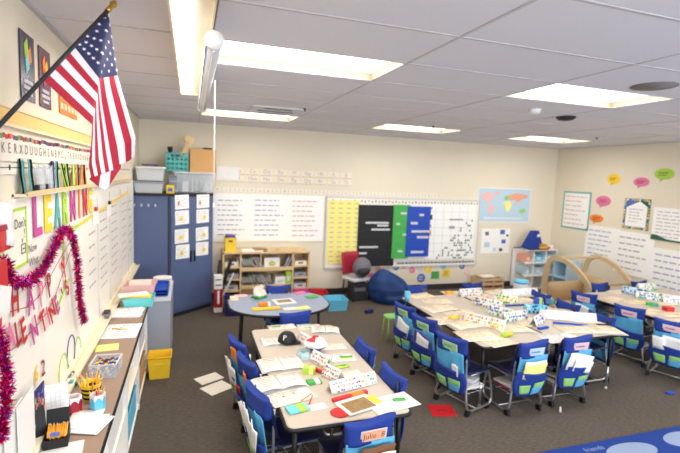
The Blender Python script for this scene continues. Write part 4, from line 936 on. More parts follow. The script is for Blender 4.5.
MB().box((0, -.112, .165), (.06,.006,.018), 'dark').build('grip_slot', yt)
for k in range(4): m = MB(); m.box((0,0,.01), (.14-.01*k,.19,.018), ('purple','brown','blueink','purple')[k]); tag(m.build('book', None, (bx-.56, by+.17, BH+.17+.02*k), .05*k), '%s purple or brown book piled in the yellow tub' % ['lowest','second','third','topmost'][k], 'book')
for k, (x, ww, mt, l) in enumerate(((-.22,.32,'paper','white papers on top of the bookcase, left pile'),(-.1,.2,'photo','brown magazine on top of the bookcase'),(.33,.3,'wood','flat beige book on top of the bookcase, right side'))):
    m = MB(); m.box((0,0,.008), (ww,.2,.016), mt); tag(m.build('paper_pile' if mt=='paper' else 'magazine', None, (bx+x, by+.15, BH+.001+(.017 if k == 1 else 0)), .1*k), l, 'papers' if mt=='paper' else 'magazine')
t = thing('poster_carton', 'tall white and red carton standing between the blue cabinet and bookcase', 'carton', (1.12,6.66,0), R(3)); m = MB(); m.box((0,0,.27), (.115,.115,.54), 'red2'); m.build('carton_body', t)
m = MB(); m.box((0,0,.46), (.118,.118,.2), 'white'); m.box((0,0,.05), (.118,.118,.07), 'white'); m.box((0,-.0605,.24), (.03,.002,.2), 'paper'); m.box((0,-.0605,.50), (.08,.002,.02), 'ink'); m.box((0,-.0605,.42), (.08,.002,.02), 'ink'); m.build('printed_panel', t)
for k, (x, y, hh, rot, mt, l) in enumerate(((1.10,6.86,.74,6,'dark','tall dark board leaning behind the red and white carton'),(1.12,6.84,.78,16,'black','black frame tilted against the bookcase'),(1.13,6.80,.60,24,'white','white card tilted beside the black frame'))):
    m = MB(); m.X = Matrix.Rotation(R(rot),4,'Y'); m.box((0,0,hh/2), (.05 if k<2 else .02,.02,hh), mt); tag(m.build('leaning_board', None, (x-.02,y,.0)), l, 'board')
tub((1.37,6.55,0), .34,.28,.24, 'navy','purple', 'dark purple bin on the carpet in front of the bookcase', lid=False)
tub((2.71,6.98,0), .33,.3,.17, 'red','red', 'red tray on the carpet right of the bookcase', R(-8), lid=False)
tub((2.89,6.52,0), .32,.3,.17, 'sky','sky', 'bright blue bin on the carpet in front of the red tray', lid=False)
tub((2.38,6.6,0), .26,.24,.28, 'magenta','red2', 'crimson bin behind the half-round table', lid=False)

# round table
t = thing('round_table', 'blue-grey half-round table with black edge and legs', 'table', (1.70, 4.92, 0))
pl = []
RX, RY = .56, .44
for k in range(41):
    a = PI+PI*k/40; pl.append((RX*math.cos(a), -.02+.5*math.sin(a)*.86))
pl += [(RX,.24),(RX-.12,.42),(-RX+.12,.42),(-RX,.24)]
MB().prism(pl, .575, .60, 'tgrey').build('tabletop', t)
m = MB(); m.tube([(a,b,.587) for a, b in pl], .0145, 'black', 8, True); m.build('edge_band', t)
for x, y in ((-.44,-.1),(.44,-.1),(-.40,.33),(.40,.33)):
    o = MB().tube([(x*.97,y,.575),(x,y,.25),(x*1.02,y,.03)], .016, 'black', 8).build('leg', t); MB().lathe([(.02,0),(.022,.02),(.014,.04)], 'chrome', 10, c=(x*1.02,y,0)).build('glide', o)
def onr(u): return u
t = thing('framed_photo', 'white framed picture lying on the half-round table', 'picture', (1.755, 4.959, 0.602), R(8)); m = MB(); m.box((0,0,.006), (.24,.19,.012), 'white'); m.build('frame', t); MB().box((0,0,.013), (.16,.10,.002), 'photo').build('picture', t)
c = (1.510, 4.709, 0.602); m = MB(); m.box((0,0,.012), (.30,.045,.022), 'yellow'); tag(m.build('pencil_case', None, c, R(2)), 'long yellow case on the near edge of the half-round table', 'case')
c = (1.498, 4.844, 0.602); m = MB(); m.rbox((0,0,.02), (.10,.05,.04), 'orange', b=.015); m.box((.065,0,.02),(.03,.05,.04),'white'); tag(m.build('glue_box', None, c), 'small orange and white box behind the yellow case', 'box')
c = (1.501, 5.175, 0.602); t = thing('paper_bag', 'crumpled white bag with a green bottom on the half-round table', 'bag', c)
def fn(u, v): a = 2*PI*u; rr = .065+.02*math.sin(3*a+v*5)+.015*math.sin(7*a); return (math.cos(a)*rr*(1.1-.3*v), math.sin(a)*rr*.7, .002+v*.13+.02*math.sin(2*a)*v)
MB().sheet(fn, 24, 8, .003, 'offw', lambda i, j: 'green' if j < 2 else 'offw').build('bag_body', t)
c = (1.211, 5.139, 0.602); m = MB(); m.box((0,0,.02), (.09,.07,.04), 'cream'); tag(m.build('sticky_notes', None, c), 'cream block of notes at the left end of the half-round table', 'notepad')
for k, (q, mt, l) in enumerate((((1.306, 5.297, 0.602),'palepink','pink paper at the left side of the half-round table'),((1.766, 4.680, 0.602),'offw','white paper at the near edge of the half-round table'),((1.913, 4.690, 0.602),'lemon','pale yellow paper near the right end of the half-round table'),((2.126, 5.112, 0.602),'green','green mat at the right end of the half-round table'),((2.026, 5.317, 0.602),'pink','pink and red paper pile at the back of the half-round table'))):
    m = MB(); m.box((0,0,.003), (.15,.10,.005), mt); tag(m.build('paper_sheet', None, q, .1*k), l, 'paper')

# dark chair and bag, bean bag
t = thing('teacher_chair', 'red and black chair with a light seat standing by the back wall', 'chair', (3.40,7.0,0), R(20))
m = MB(); m.rbox((0,0,.36), (.38,.36,.05), 'lgrey', b=.05); m.build('seat', t)
m = MB(); m.sheet(lambda u, v: ((u-.5)*.36, .16+.05*v-.12*(u-.5)**2, .42+v*.36), 8, 6, .03, 'red2'); m.build('backrest', t)
for x in (-.15,.15):
    for y in (-.13,.13): MB().tube([(x,y,.34),(x*1.15,y*1.2,.01)], .013, 'dark', 8).build('leg', t)
t = thing('backpack', 'dark rounded backpack propped on the red chair', 'backpack', (3.47,6.93,.388))
def ell(u, v, a, b, c, sq=1.): th = 2*PI*u; ph = PI*(v-.5); return (a*math.cos(ph)*math.cos(th), b*math.cos(ph)*math.sin(th)*sq, c+c*math.sin(ph))
MB().sheet(lambda u, v: ell(u, v, .16, .12, .17), 20, 14, .004, 'ink').build('bag_body', t)
m = MB(); m.sheet(lambda u, v: tuple(Vector(ell(u*.5+.5, v, .12, .10, .09))+Vector((0,-.05,.03))), 12, 10, .004, 'dark'); m.build('front_pocket', t)
m = MB(); m.tube([(-.04,0,.33),(-.03,0,.37),(.03,0,.37),(.04,0,.33)], .008, 'dark', 6); m.build('handle', t)
t = thing('book_stack_seat', 'dark crate under the red chair', 'crate', (3.42,6.98,0)); t.name = 'crate'; m = MB(); m.box((0,0,.15), (.26,.26,.30), 'dark'); m.box((0,-.132,.2), (.2,.004,.06), 'ink'); m.build('crate_body', t)
t = thing('bean_bag', 'large dark blue bean bag chair slumped against the back wall', 'bean bag', (3.95,6.80,0))
def bb(u, v):
    th = 2*PI*u; ph = v
    prof = [(0,.0),(.30,.0),(.36,.10),(.35,.24),(.27,.38),(.15,.48),(.05,.54),(.0,.55)]
    f = ph*7; i = min(int(f), 6); g = f-i; rr = prof[i][0]+(prof[i+1][0]-prof[i][0])*g; z = prof[i][1]+(prof[i+1][1]-prof[i][1])*g
    wr = 1+.035*math.sin(6*th+z*9)+.02*math.sin(11*th)
    x, y = rr*math.cos(th)*wr, rr*math.sin(th)*wr*.9
    x -= .16*(z/.55)**2-.0; dent = max(0, 1-((x-.06)**2+(y+.30)**2)/.06)*.10*(1 if z > .1 else 0)
    return (x, y+dent, z*(1-.0)-dent*.3)
MB().sheet(bb, 36, 28, .004, 'bean').build('bag_body', t)
m = MB(); m.tube([bb(k/36*.999, .42) for k in range(36)], .006, 'navy', 6, True); m.build('seam', t)
m = MB(); m.tube([(-.20,-.0,.54),(-.20,-.02,.60),(-.14,-.02,.60),(-.14,0,.53)], .012, 'peach', 8); m.build('top_handle', t)

# crate with books under the map
t = thing('book_crate', 'low wooden crate of books on the floor under the map', 'crate', (6.12,7.10,0)); m = MB()
m.box((0,0,.02),(.5,.3,.02),'wood2')
for s in (-1,1): m.box((s*.25,0,.14),(.015,.3,.26),'wood2')
for z in (.07,.17,.25): m.box((0,-.15,z),(.5,.012,.05),'wood2'); m.box((0,.15,z),(.5,.012,.05),'wood2')
m.build('crate_body', t); r = random.Random(9)
for k in range(8):
    mt = ('brown','peach','photo','redink')[k%4]; m = MB(); m.box((0,0,.12), (.03,.2,.22+.02*r.random()), mt)
    tag(m.build('book', None, (5.92+.055*k, 7.10, .032)), '%s book upright in the wooden crate, %s from the left' % ({'brown':'brown','peach':'peach','photo':'mottled tan','redink':'dull red'}[mt], ['first','second','third','fourth','fifth','sixth','seventh','eighth'][k]), 'book', 'books in the wooden crate')
m = MB(); m.box((0,0,.01), (.3,.18,.018), 'offw'); tag(m.build('magazine', None, (6.10,7.1,.277), .1), 'white magazine lying on top of the crate books', 'magazine')

# white corner shelf unit
t = thing('corner_shelf', 'white open shelf unit with rounded end by the back right corner', 'shelf', (7.18,7.16,0))
def shp(m, z, th=.02):
    m.prism([(-.32,.19)]+[(-.12+.26*math.cos(PI/2+PI/2*k/8)*.8-.0, -.0+.19-.38*math.sin(PI/2*k/8)) for k in range(9)][::1]+[(.45,-.19),(.45,.19)], z, z+th, 'white')
m = MB()
for z in (.02,.28,.53,.78): shp(m, z)
m.build('shelf_board', t); m = MB()
m.box((.05,.18,.40),(.76,.015,.76),'white'); m.build('back_panel', t)
for x in (-.11,.17,.43): MB().box((x,0,.40),(.02,.36,.76),'white').build('upright', t)
for k, (x, z, mt, l) in enumerate(((.05,.262,'sea','pale blue bin low in the white shelf unit'),(.31,.262,'lgrey','pale grey bin low in the white shelf unit'),(.05,.472,'sky','light blue bin in the white shelf unit, upper row'),(.31,.472,'sea','pale blue bin in the white shelf unit, upper right'),(-.2,.472,'peach','peach box on the rounded end of the white shelf unit'),(-.2,.262,'sea','pale box on the low rounded end of the white shelf unit'))):
    m = MB(); ww = .2 if x > 0 else .10; m.box((0,0,.07), (ww,.26,.14), mt); m.box((0,-.131,.07), (ww*.5,.002,.05), 'white'); tag(m.build('shelf_bin', None, (7.18+x, 7.17, z+(.04 if z < .3 else .08))), l, 'bin')
t = thing('book_display', 'navy triangular book display with a white emblem on the white shelf', 'display', (7.12,7.10,.802), R(6))
m = MB(); m.prism([(-.22,-.13),(.22,-.13),(.15,.13),(-.15,.13)], 0, .03, 'navy'); m.build('base', t)
m = MB(); pts = [(-.22,-.1,.03),(.16,-.1,.03),(.16,.1,.03),(-.22,.1,.03),(-.06,-.04,.36),(.08,-.04,.36),(.08,.05,.36),(-.06,.05,.36)]
m.add(pts, [(0,3,2,1),(4,5,6,7),(0,1,5,4),(1,2,6,5),(2,3,7,6),(3,0,4,7)], 'sackD'); m.build('panel', t)
m = MB(); m.box((.05,-.065,.27),(.07,.006,.05),'white'); m.build('emblem', t)
for k, mt in enumerate(('red','yellow','green','orange')):
    m = MB(); m.box((0,0,.014), (.2-.02*k,.12,.026), mt); tag(m.build('book', None, (7.27, 7.02+.01*k, .804+.0275*k)), '%s book in the small pile beside the navy display, %s' % (mt, ['lowest','second','third','topmost'][k]), 'book', 'pile beside the navy display')
m = MB(); m.rbox((0,0,.02), (.16,.1,.04), 'red', b=.02); tag(m.build('red_case', None, (7.42,7.10,.802)), 'small red case on the white shelf unit', 'case')
m = MB(); m.rbox((0,0,.035), (.09,.1,.07), 'offw', b=.02); tag(m.build('white_jar', None, (7.54,7.10,.802)), 'small white box at the right of the white shelf top', 'box')
# second blue-grey shelf at its right
t = thing('cube_shelf', 'pale blue cube shelf right of the white shelf unit', 'shelf', (7.60,6.70,0), R(-90)); m = MB()
for z in (.01,.31,.62): m.box((0,0,z), (.32,.34,.02), 'sea')
for s in (-1,1): m.box((s*.16,0,.31), (.02,.34,.64), 'sea')
m.box((0,.165,.31), (.32,.012,.62), 'sea'); m.build('case_board', t)

# wooden reading nook: a barrel of two arches joined by rails
t = thing('reading_nook', 'curved beige wooden play nook with an arched opening in the right corner', 'play furniture', (6.50,5.06,0))
OUT = [(1.07,0),(1.075,.35),(1.06,.62),(1.0,.80),(.90,.88),(.78,.905),(.62,.88),(.42,.81),(.25,.70),(.12,.58),(.03,.42),(0,.25),(0,0)]
def arch(x, th, wd, name):
    c = Vector((.54,.38)); inn = []
    for a, b in OUT:
        v = Vector((a,b))-c; L = v.length; q = c+v*(1-wd/L); inn.append((q.x, b if b == 0 else q.y))
    inn[0] = (OUT[0][0]-wd, 0); inn[-1] = (wd, 0)
    N = len(OUT); vs = [(x,a,b) for a,b in OUT]+[(x,a,b) for a,b in inn]+[(x+th,a,b) for a,b in OUT]+[(x+th,a,b) for a,b in inn]; fs = []
    for i in range(N-1): fs += [(i,i+1,N+i+1,N+i),(2*N+i,3*N+i,3*N+i+1,2*N+i+1),(i,2*N+i,2*N+i+1,i+1),(N+i,N+i+1,3*N+i+1,3*N+i)]
    fs += [(0,N,3*N,2*N),(N-1,3*N-1,4*N-1,2*N-1)]
    MB().add(vs, fs, 'wood2').build(name, t)
arch(0, .045, .085, 'arch_panel'); arch(.86, .045, .075, 'arch_panel')
for (a, b) in (OUT[4], OUT[5], OUT[9], OUT[10]): MB().box((.45, a-.03 if a > .5 else a+.035, b-.035), (.86,.035,.035), 'wood2').build('rail', t)
MB().sheet(lambda u, v: (.05+.8*u, .05+.08*v, .08+.42*v), 4, 4, .006, 'clearw').build('mesh_panel', t)
MB().sheet(lambda u, v: (.85, .1+.9*u, .06+.5*v*(.75+.25*u)), 6, 3, .01, 'wood2').build('rear_panel', t)
MB().box((.45,.54,.03), (.88,1.04,.05), 'wood2').build('base', t)
MB().sheet(lambda u, v: (.06+.8*u, 1.02, .06+.34*v), 3, 2, .012, 'wood2').build('side_panel', t)
# ================================================================== TABLES
def work_table(cx, cy, w, d, label, rz=0., leg=('black','chrome')):
    t = thing('work_table', label, 'table', (cx, cy, 0), rz, 'tan student tables')
    m = MB(); m.rbox((0,0,TZ-.0125), (w-.008,d-.008,.025), 'table', b=.05, n=5); m.build('tabletop', t)
    m = MB(); pl = []
    for (sx, sy, a0) in ((1,1,0),(-1,1,90),(-1,-1,180),(1,-1,270)):
        for k in range(6): a = R(a0+18*k); pl.append((sx*(w/2-.05)+.05*math.cos(a), sy*(d/2-.05)+.05*math.sin(a), TZ-.015))
    m.tube(pl, .0125, 'black', 8, True); m.build('edge_band', t)
    m = MB()
    for sx in (-1,1): m.box((sx*(w/2-.09),0,TZ-.045), (.03,d-.2,.035), 'black')
    for sy in (-1,1): m.box((0,sy*(d/2-.1),TZ-.045), (w-.2,.03,.035), 'black')
    m.build('apron_frame', t)
    for sx in (-1,1):
        for sy in (-1,1):
            x, y = sx*(w/2-.06), sy*(d/2-.07)
            o = MB().tube([(x,y,TZ-.03),(x,y,.24)], .016, leg[0], 10).build('leg', t)
            MB().tube([(x,y,.26),(x,y,.02)], .0115, leg[1], 10).build('leg_insert', o)
            MB().lathe([(.016,0),(.016,.012),(.011,.024),(0,.024)], 'lgrey', 10, c=(x,y,0)).build('glide', o)
    return t
work_table(1.67, 3.25, .80, 1.72, 'tan student table with black edge nearest the counter')
work_table(3.62, 4.09, .82, 1.68, 'left one of the two joined tan tables in the middle of the room')
work_table(4.452, 4.09, .81, 1.68, 'right one of the two joined tan tables in the middle of the room')
work_table(6.20, 3.86, .82, 1.68, 'tan table at the right edge, nearest to the joined tables')
work_table(7.03, 3.86, .81, 1.68, 'tan table beside the right wall')

# ================================================================== CHAIRS
def make_chair():
    t = thing('student_chair', 'x', 'chair')
    def seat(u, v):
        x = (u-.5)*.34; y = -.16+.34*v; return (x*(1-.06*v), y, .345+.012*(2*abs(u-.5))**2-.018*max(0,v-.8)*5*.5+.015*(1-v)**2)
    MB().sheet(seat, 10, 10, .010, 'shellblue').build('seat', t)
    def back(u, v):
        x = (u-.5)*.31*(1-.10*v**3); return (x, -.175-.05*v+.03*(1-(2*abs(u-.5))**2)*-1+.03, .42+.235*v)
    MB().sheet(back, 10, 8, .010, 'shellblue').build('backrest', t)
    for s in (-1, 1):
        pts = [(s*.120,-.165,.60),(s*.128,-.168,.46),(s*.138,-.172,.32),(s*.165,-.188,.16)]
        for k in range(6): a = R(90*k/5); pts.append((s*.178,-.115-.08*math.cos(a),.11-.08*math.sin(a)))
        pts += [(s*.178,.09,.03)]
        for k in range(6): a = R(90*k/5); pts.append((s*.176,.11+.06*math.sin(a),.09-.06*math.cos(a)))
        pts += [(s*.165,.165,.20),(s*.14,.15,.325),(s*.13,.05,.335),(s*.13,-.10,.335)]
        o = MB().tube(pts, .0105, 'chrome', 8).build('side_frame', t)
        m = MB(); m.box((s*.18,-.175,.025), (.028,.05,.05), 'black', X=Matrix.Rotation(R(-10),4,'X')); m.build('foot_pad', o)
        m = MB(); m.box((s*.18,.10,.010), (.026,.04,.02), 'black'); m.build('foot_pad', o)
    m = MB()
    for z in (.335,): m.tube([(-.13,.08,z),(.13,.08,z)], .008, 'chrome', 8)
    m.tube([(-.178,-.05,.032),(-.178,-.05,.033),(.178,-.05,.033)], .006, 'chrome', 6)
    m.build('crossbar', t)
    m = MB()
    for k in range(7): x = -.15+.05*k; m.tube([(x,-.15,.19),(x,.15,.165)], .0022, 'chrome', 5)
    for y, z in ((-.15,.19),(0,.178),(.15,.165)): m.tube([(-.172,y,z),(.172,y,z)], .003, 'chrome', 5)
    m.build('book_rack', t)
    return t
def tilt(m): m.X = Matrix.Translation((0,-.19,.40)) @ Matrix.Rotation(R(9), 4, 'X')
def make_sack():
    t = thing('seat_sack', 'x', 'seat sack')
    def hood(u, v):
        # closed loop round the backrest: u along loop, v upward
        a = 2*PI*u; hw = .150+.004*v+.012*max(0,v-.5)*2; ty = .038*(1-.45*v)
        c, s = math.cos(a), math.sin(a); x = hw*math.copysign(abs(c)**.55, c); y = ty*math.copysign(abs(s)**.7, s)
        return (x, y+.012*math.sin(x*14), .155+v*.115+.020*(abs(x)/.155)**2*v)
    m = MB(); tilt(m); m.sheet(hood, 28, 6, .006, 'sackD')
    top = [hood(k/28, 1.) for k in range(28)]; 
    vs = [tuple(q) for q in top]; m.add(vs+[(0,.006,.275-.012)], [(k,(k+1)%28,28) for k in range(28)], 'sackD', True)
    m.build('hood', t)
    m = MB(); tilt(m); m.sheet(lambda u, v: ((u-.5)*(.295+.01*v), -.033-.006*math.sin(PI*u)+.004*math.sin(u*17), -.19+.36*v), 12, 10, .006, 'sackL'); m.build('middle_panel', t)
    m = MB(); tilt(m)
    def pk(u, v): b = math.sin(PI*min(1,max(0,u)))**.6; return ((u-.5)*(.335+.05*math.sin(PI*min(1,v*1.1)))*(1-.22*(1-v)**3), -.046-.05*b*(.35+.65*v), -.215+.255*v-.035*u*max(0,v-.6)/.4)
    m.sheet(pk, 14, 10, .006, 'sackD'); m.build('pocket', t)
    def patch(name, u0, u1, v0, v1, mt, e=.009):
        m = MB(); tilt(m); m.sheet(lambda u, v: tuple(Vector(pk(u0+(u1-u0)*u, v0+(v1-v0)*v))+Vector((0,-e,0))), 6, 5, .004, mt); m.build(name, t)
    patch('green_pocket', .14, .44, .14, .50, 'sackG'); patch('blue_pocket', .52, .86, .08, .36, 'sackL'); patch('green_pocket', .54, .86, .37, .56, 'sackG')
    return t
CH, SK = make_chair(), make_sack(); FIRST = [True]
def name_tag(sk, mt, loc, rz, lab, txt):
    m = MB(); tilt(m); m.box((.01,-.045,.212), (.145,.003,.06), mt); m.box((.01,-.042,.212), (.165,.003,.072), 'clearw')
    o = m.build('name_tag', sk)
    m = MB(); tilt(m); scrib(m, -.05, .065, .195, .230, 1, 'blueink' if mt != 'peach' else 'brown', -.0475, .4, seed=int(abs(loc[0]*100+loc[1]*10)), seg=5) if not txt else m.text(txt, (.01,-.048,.212), .05, 'brown'); m.build('lettering', o)
def put(x, y, deg, clabel, slabel, tagm=None, txt='', sack=True, dx=0.):
    # x, y: top of the backrest; deg: direction the sitter faces (0 = away from the camera)
    rz = R(deg); off = Vector((0,-.205,0)); off.rotate(Matrix.Rotation(rz, 3, 'Z'))
    loc = Vector((x, y, 0))-off
    c, s = (CH, SK) if FIRST[0] else (dup(CH), dup(SK)) if sack else (dup(CH), None)
    for ch in [c, s] if s else [c]: ch.location = loc; ch.rotation_euler.z = rz
    c['label'] = clabel; c['group'] = 'student chairs'
    if s:
        s['label'] = slabel; s['group'] = 'seat sacks on the student chairs'
        if FIRST[0]: pend.append((s, tagm, loc, rz, txt))
        elif tagm: name_tag(s, tagm, loc, rz, slabel, txt)
    FIRST[0] = False
    return loc, rz
pend = []
def loc2w(lr, p): v = Vector(p); v.rotate(Matrix.Rotation(lr[1],3,'Z')); return lr[0]+v
def in_pocket(lr, w, h, mt, label, rot=0., dx=0., z=.36, dy=0., name='paper_sheet'):
    m = MB(); m.X = Matrix.Rotation(R(9),4,'X') @ Matrix.Rotation(R(rot),4,'Y')
    m.sheet(lambda u, v: ((u-.5)*w, .008*math.sin(u*5+rot), h*v), 6, 4, .004, mt)
    tag(m.build(name, None, loc2w(lr, (dx,-.262-dy,z)), lr[1]), label, 'paper')
# near table
a = []
T1N = put(1.715, 2.27, 4, 'student chair at the near end of the counter-side table', 'blue seat sack with an orange name tag on the nearest chair', 'peach', 'Julie  8')
in_pocket(T1N, .22, .2, 'brown', 'brown folder in the pocket of the nearest seat sack', 4, .02, .35); in_pocket(T1N, .2, .18, 'white', 'white sheet in the brown folder of the nearest seat sack', 4, .03, .33, .012)
T1A = put(1.13, 3.64, -78, 'far left chair of the counter-side table', 'seat sack with an orange card, far left of the counter-side table')
T1B = put(1.16, 3.25, -78, 'middle left chair of the counter-side table', 'seat sack with a red item, middle left of the counter-side table')
T1C = put(1.17, 2.74, -78, 'near left chair of the counter-side table', 'seat sack stuffed with crumpled papers, near left of the counter-side table')
in_pocket(T1A, .13, .11, 'orange', 'orange card high on the far left seat sack of the counter-side table', 5, .05, .53, -.0)
in_pocket(T1A, .2, .2, 'white', 'white papers in the far left seat sack of the counter-side table', -12, -.03, .33, .0); in_pocket(T1A, .16, .17, 'paper', 'second white sheet in the far left seat sack of the counter-side table', 10, .03, .33, .01)
in_pocket(T1B, .07, .1, 'red', 'red item in the middle left seat sack of the counter-side table', 5, -.06, .36); in_pocket(T1B, .07, .09, 'orange', 'orange card on the middle left seat sack of the counter-side table', -5, .08, .53, .0)
for k in range(5): in_pocket(T1C, .10, .20+.02*(k%3), 'white' if k%2 else 'paper', 'crumpled white sheet in the near left seat sack of the counter-side table, %s' % ['first','second','third','fourth','fifth'][k], -25+13*k, -.09+.04*k, .36, .006*k)
T1D = put(2.10, 3.35, 90, 'far right chair of the counter-side table', 'blue seat sack hood, far right of the counter-side table')
T1E = put(2.10, 2.80, 92, 'near right chair of the counter-side table', 'blue seat sack hood, near right of the counter-side table')
in_pocket(T1D, .2, .22, 'white', 'white sheet in the far right seat sack of the counter-side table', 8, 0, .38)
# joined tables
L1 = put(2.975, 3.36, -72, 'nearest left chair of the joined tables', 'seat sack with a pale green tag, nearest left of the joined tables', 'sackG')
L2 = put(3.0, 3.90, -74, 'middle left chair of the joined tables', 'seat sack full of papers, middle left of the joined tables', 'sackG')
L3 = put(3.0, 4.34, -78, 'farthest left chair of the joined tables', 'seat sack with a pale green tag, farthest left of the joined tables', 'sackG')
in_pocket(L1, .07, .1, 'white', 'small white sheet in the nearest left seat sack of the joined tables', 0, .09, .36); in_pocket(L2, .2, .15, 'white', 'white sheet in the middle left seat sack of the joined tables', 14, 0, .36); in_pocket(L2, .22, .17, 'purple', 'purple notebook in the middle left seat sack of the joined tables', 12, 0, .36, -.006, 'notebook')
in_pocket(L3, .2, .18, 'paper', 'cream sheet in the farthest left seat sack of the joined tables', 20, .0, .36)
F1 = put(3.60, 3.10, 2, 'left front chair of the joined tables', 'seat sack with a blue and white tag, left front of the joined tables', 'sea')
F2 = put(4.12, 3.12, -2, 'right front chair of the joined tables', 'seat sack with a pink tag, right front of the joined tables', 'palepink')
in_pocket(F1, .25, .14, 'lemon', 'yellow pad in the left front seat sack of the joined tables', 3, 0, .36); in_pocket(F1, .24, .165, 'white', 'white sheet behind the yellow pad in the left front seat sack', 3, .0, .36, -.008)
in_pocket(F2, .27, .17, 'white', 'large white folded sheet in the right front seat sack', 12, -.02, .37, 0); in_pocket(F2, .2, .12, 'paper', 'second white sheet in the right front seat sack', 12, .02, .36, .01)
R1 = put(4.97, 3.62, 90, 'near right chair of the joined tables', 'plain blue seat sack hood, near right of the joined tables')
R2 = put(4.99, 4.10, 90, 'middle right chair of the joined tables', 'plain blue seat sack hood, middle right of the joined tables')
R3 = put(4.99, 4.55, 88, 'far right chair of the joined tables', 'plain blue seat sack hood, far right of the joined tables')
B1 = put(3.55, 5.13, 180, 'far left chair behind the joined tables', 'plain blue seat sack hood, left one behind the joined tables')
B2 = put(4.40, 5.13, 180, 'far right chair behind the joined tables', 'plain blue seat sack hood, right one behind the joined tables')
# right tables
G1 = put(5.63, 4.44, -72, 'farthest left chair of the right-hand tables', 'seat sack with white papers and a pink tag, farthest left of the right-hand tables', 'palepink')
G2 = put(5.64, 3.80, -72, 'middle left chair of the right-hand tables', 'seat sack with a pink tag, middle left of the right-hand tables', 'palepink')
G3 = put(5.60, 3.28, -68, 'nearest left chair of the right-hand tables', 'seat sack with a pink tag and a red dot, nearest left of the right-hand tables', 'palepink')
in_pocket(G1, .2, .17, 'white', 'white paper in the farthest left seat sack of the right-hand tables', 12, 0, .36); in_pocket(G3, .22, .16, 'white', 'white paper in the nearest left seat sack of the right-hand tables', 5, .04, .36); in_pocket(G3, .12, .14, 'paper', 'small white sheet in the nearest left seat sack of the right-hand tables', -5, -.08, .36, .01)
U1 = put(6.36, 4.84, 180, 'left chair behind the right-hand tables', 'plain blue seat sack hood, left one behind the right-hand tables')
U2 = put(7.12, 4.84, 180, 'right chair behind the right-hand tables', 'plain blue seat sack hood, right one behind the right-hand tables')
# half-round table chairs
Q1 = put(1.74, 4.33, 0, 'near chair of the half-round table', 'plain blue seat sack on the near chair of the half-round table')
Q2 = put(1.78, 5.42, 180, 'far chair of the half-round table', 'plain blue seat sack hood on the far chair of the half-round table')
for s, tm, lo, rz, tx in pend: name_tag(s, tm, lo, rz, '', tx)
# books in the racks of some chairs
def rack_books(lr, mts, where, tilt_=0.):
    for k, mt in enumerate(mts):
        m = MB(); m.X = Matrix.Rotation(R(-5),4,'X'); m.box((0,0,.007), (.24,.25-.01*k,.013), mt); m.box((0,0,.007),(.236,.252-.01*k,.008),'paper')
        cn_ = {'offw':'cream','white':'white','red2':'dark red','lgrey':'pale grey','paper':'off-white','blueink':'blue','brown':'brown'}[mt]
        tag(m.build('book', None, loc2w(lr, (.01*(k%2),-.01,.186+.0155*k)), lr[1]+.08*(k-1)), '%s book racked under the %s, %s' % (cn_, where, ['lowest','second lowest','third lowest','fourth lowest','fifth lowest','topmost'][k]), 'book', 'books in the chair racks')
rack_books(L1, ['offw','white','offw','lgrey','white','paper'], 'nearest left chair of the joined tables')
rack_books(L2, ['white','offw'], 'middle left chair of the joined tables')
rack_books(F1, ['red2','lgrey','white'], 'left front chair of the joined tables'); rack_books(F2, ['white','lgrey','brown','white'], 'right front chair of the joined tables')
rack_books(G3, ['white','lgrey'], 'nearest left chair of the right-hand tables'); rack_books(G2, ['lgrey','white','offw'], 'middle left chair of the right-hand tables'); rack_books(T1E, ['white','offw'], 'near right chair of the counter-side table')

# ================================================================== THINGS ON THE TABLES
TT0 = TZ+.001
CNT = [0]
def onz(c, k=None): CNT[0] += 1; return (c[0], c[1], TT0+.0006*(CNT[0] % 6))
def sheet_(c, w, l, deg, label, mt='offw', rows=7, ink='ink', th=.0015, name='worksheet', extra=None, lift=0.):
    c = onz(c); m = MB()
    m.sheet(lambda u, v: ((u-.5)*w, (v-.5)*l, th/2+lift*max(0,2*abs(u-.5)-.6)**2), 6, 3, th, mt)
    if rows: scrib(m, -w*.42, w*.4, -l*.42, l*.42, rows, ink, th+.0012, .16, True, seed=int(c[0]*100+c[1]*1000), seg=3)
    for e in (extra or []): m.box((e[0]*w, e[1]*l, th+.002), (e[2]*w, e[3]*l, .002), e[4])
    return tag(m.build(name, None, c, R(deg)), label, 'paper' if name != 'notebook' else 'notebook')
def open_book(c, w, l, deg, label, ink='ink', mt='offw', th=.014, roll=False):
    t = thing('open_book', label, 'book', onz(c), R(deg))
    MB().box((0,0,.0015), (w+.01,l+.008,.003), 'lgrey').build('cover', t)
    for s in (-1,1):
        m = MB()
        def fn(u, v): x = s*(.002+u*(w/2-.004)); return (x, (v-.5)*l, .004+th*math.sin(PI*min(1,.15+u*.85))**.7*.8+(.03*max(0,u-.6)*(v>.5) if roll and s < 0 else 0))
        m.sheet(fn, 10, 3, .003, mt)
        for k in range(7):
            yy = -l*.38+l*.76*k/6; x0, x1 = (s*w*.08, s*w*.42); z = .004+th*.8+.0035
            if k % 3 != s: m.box(((x0+x1)/2, yy, z-.001), (abs(x1-x0)*(.6+.05*k), l*.014, .001), ink)
        m.build('page', t)
    return t
CONF = ['blueink','green','red','purple','yellow','teal','orange']
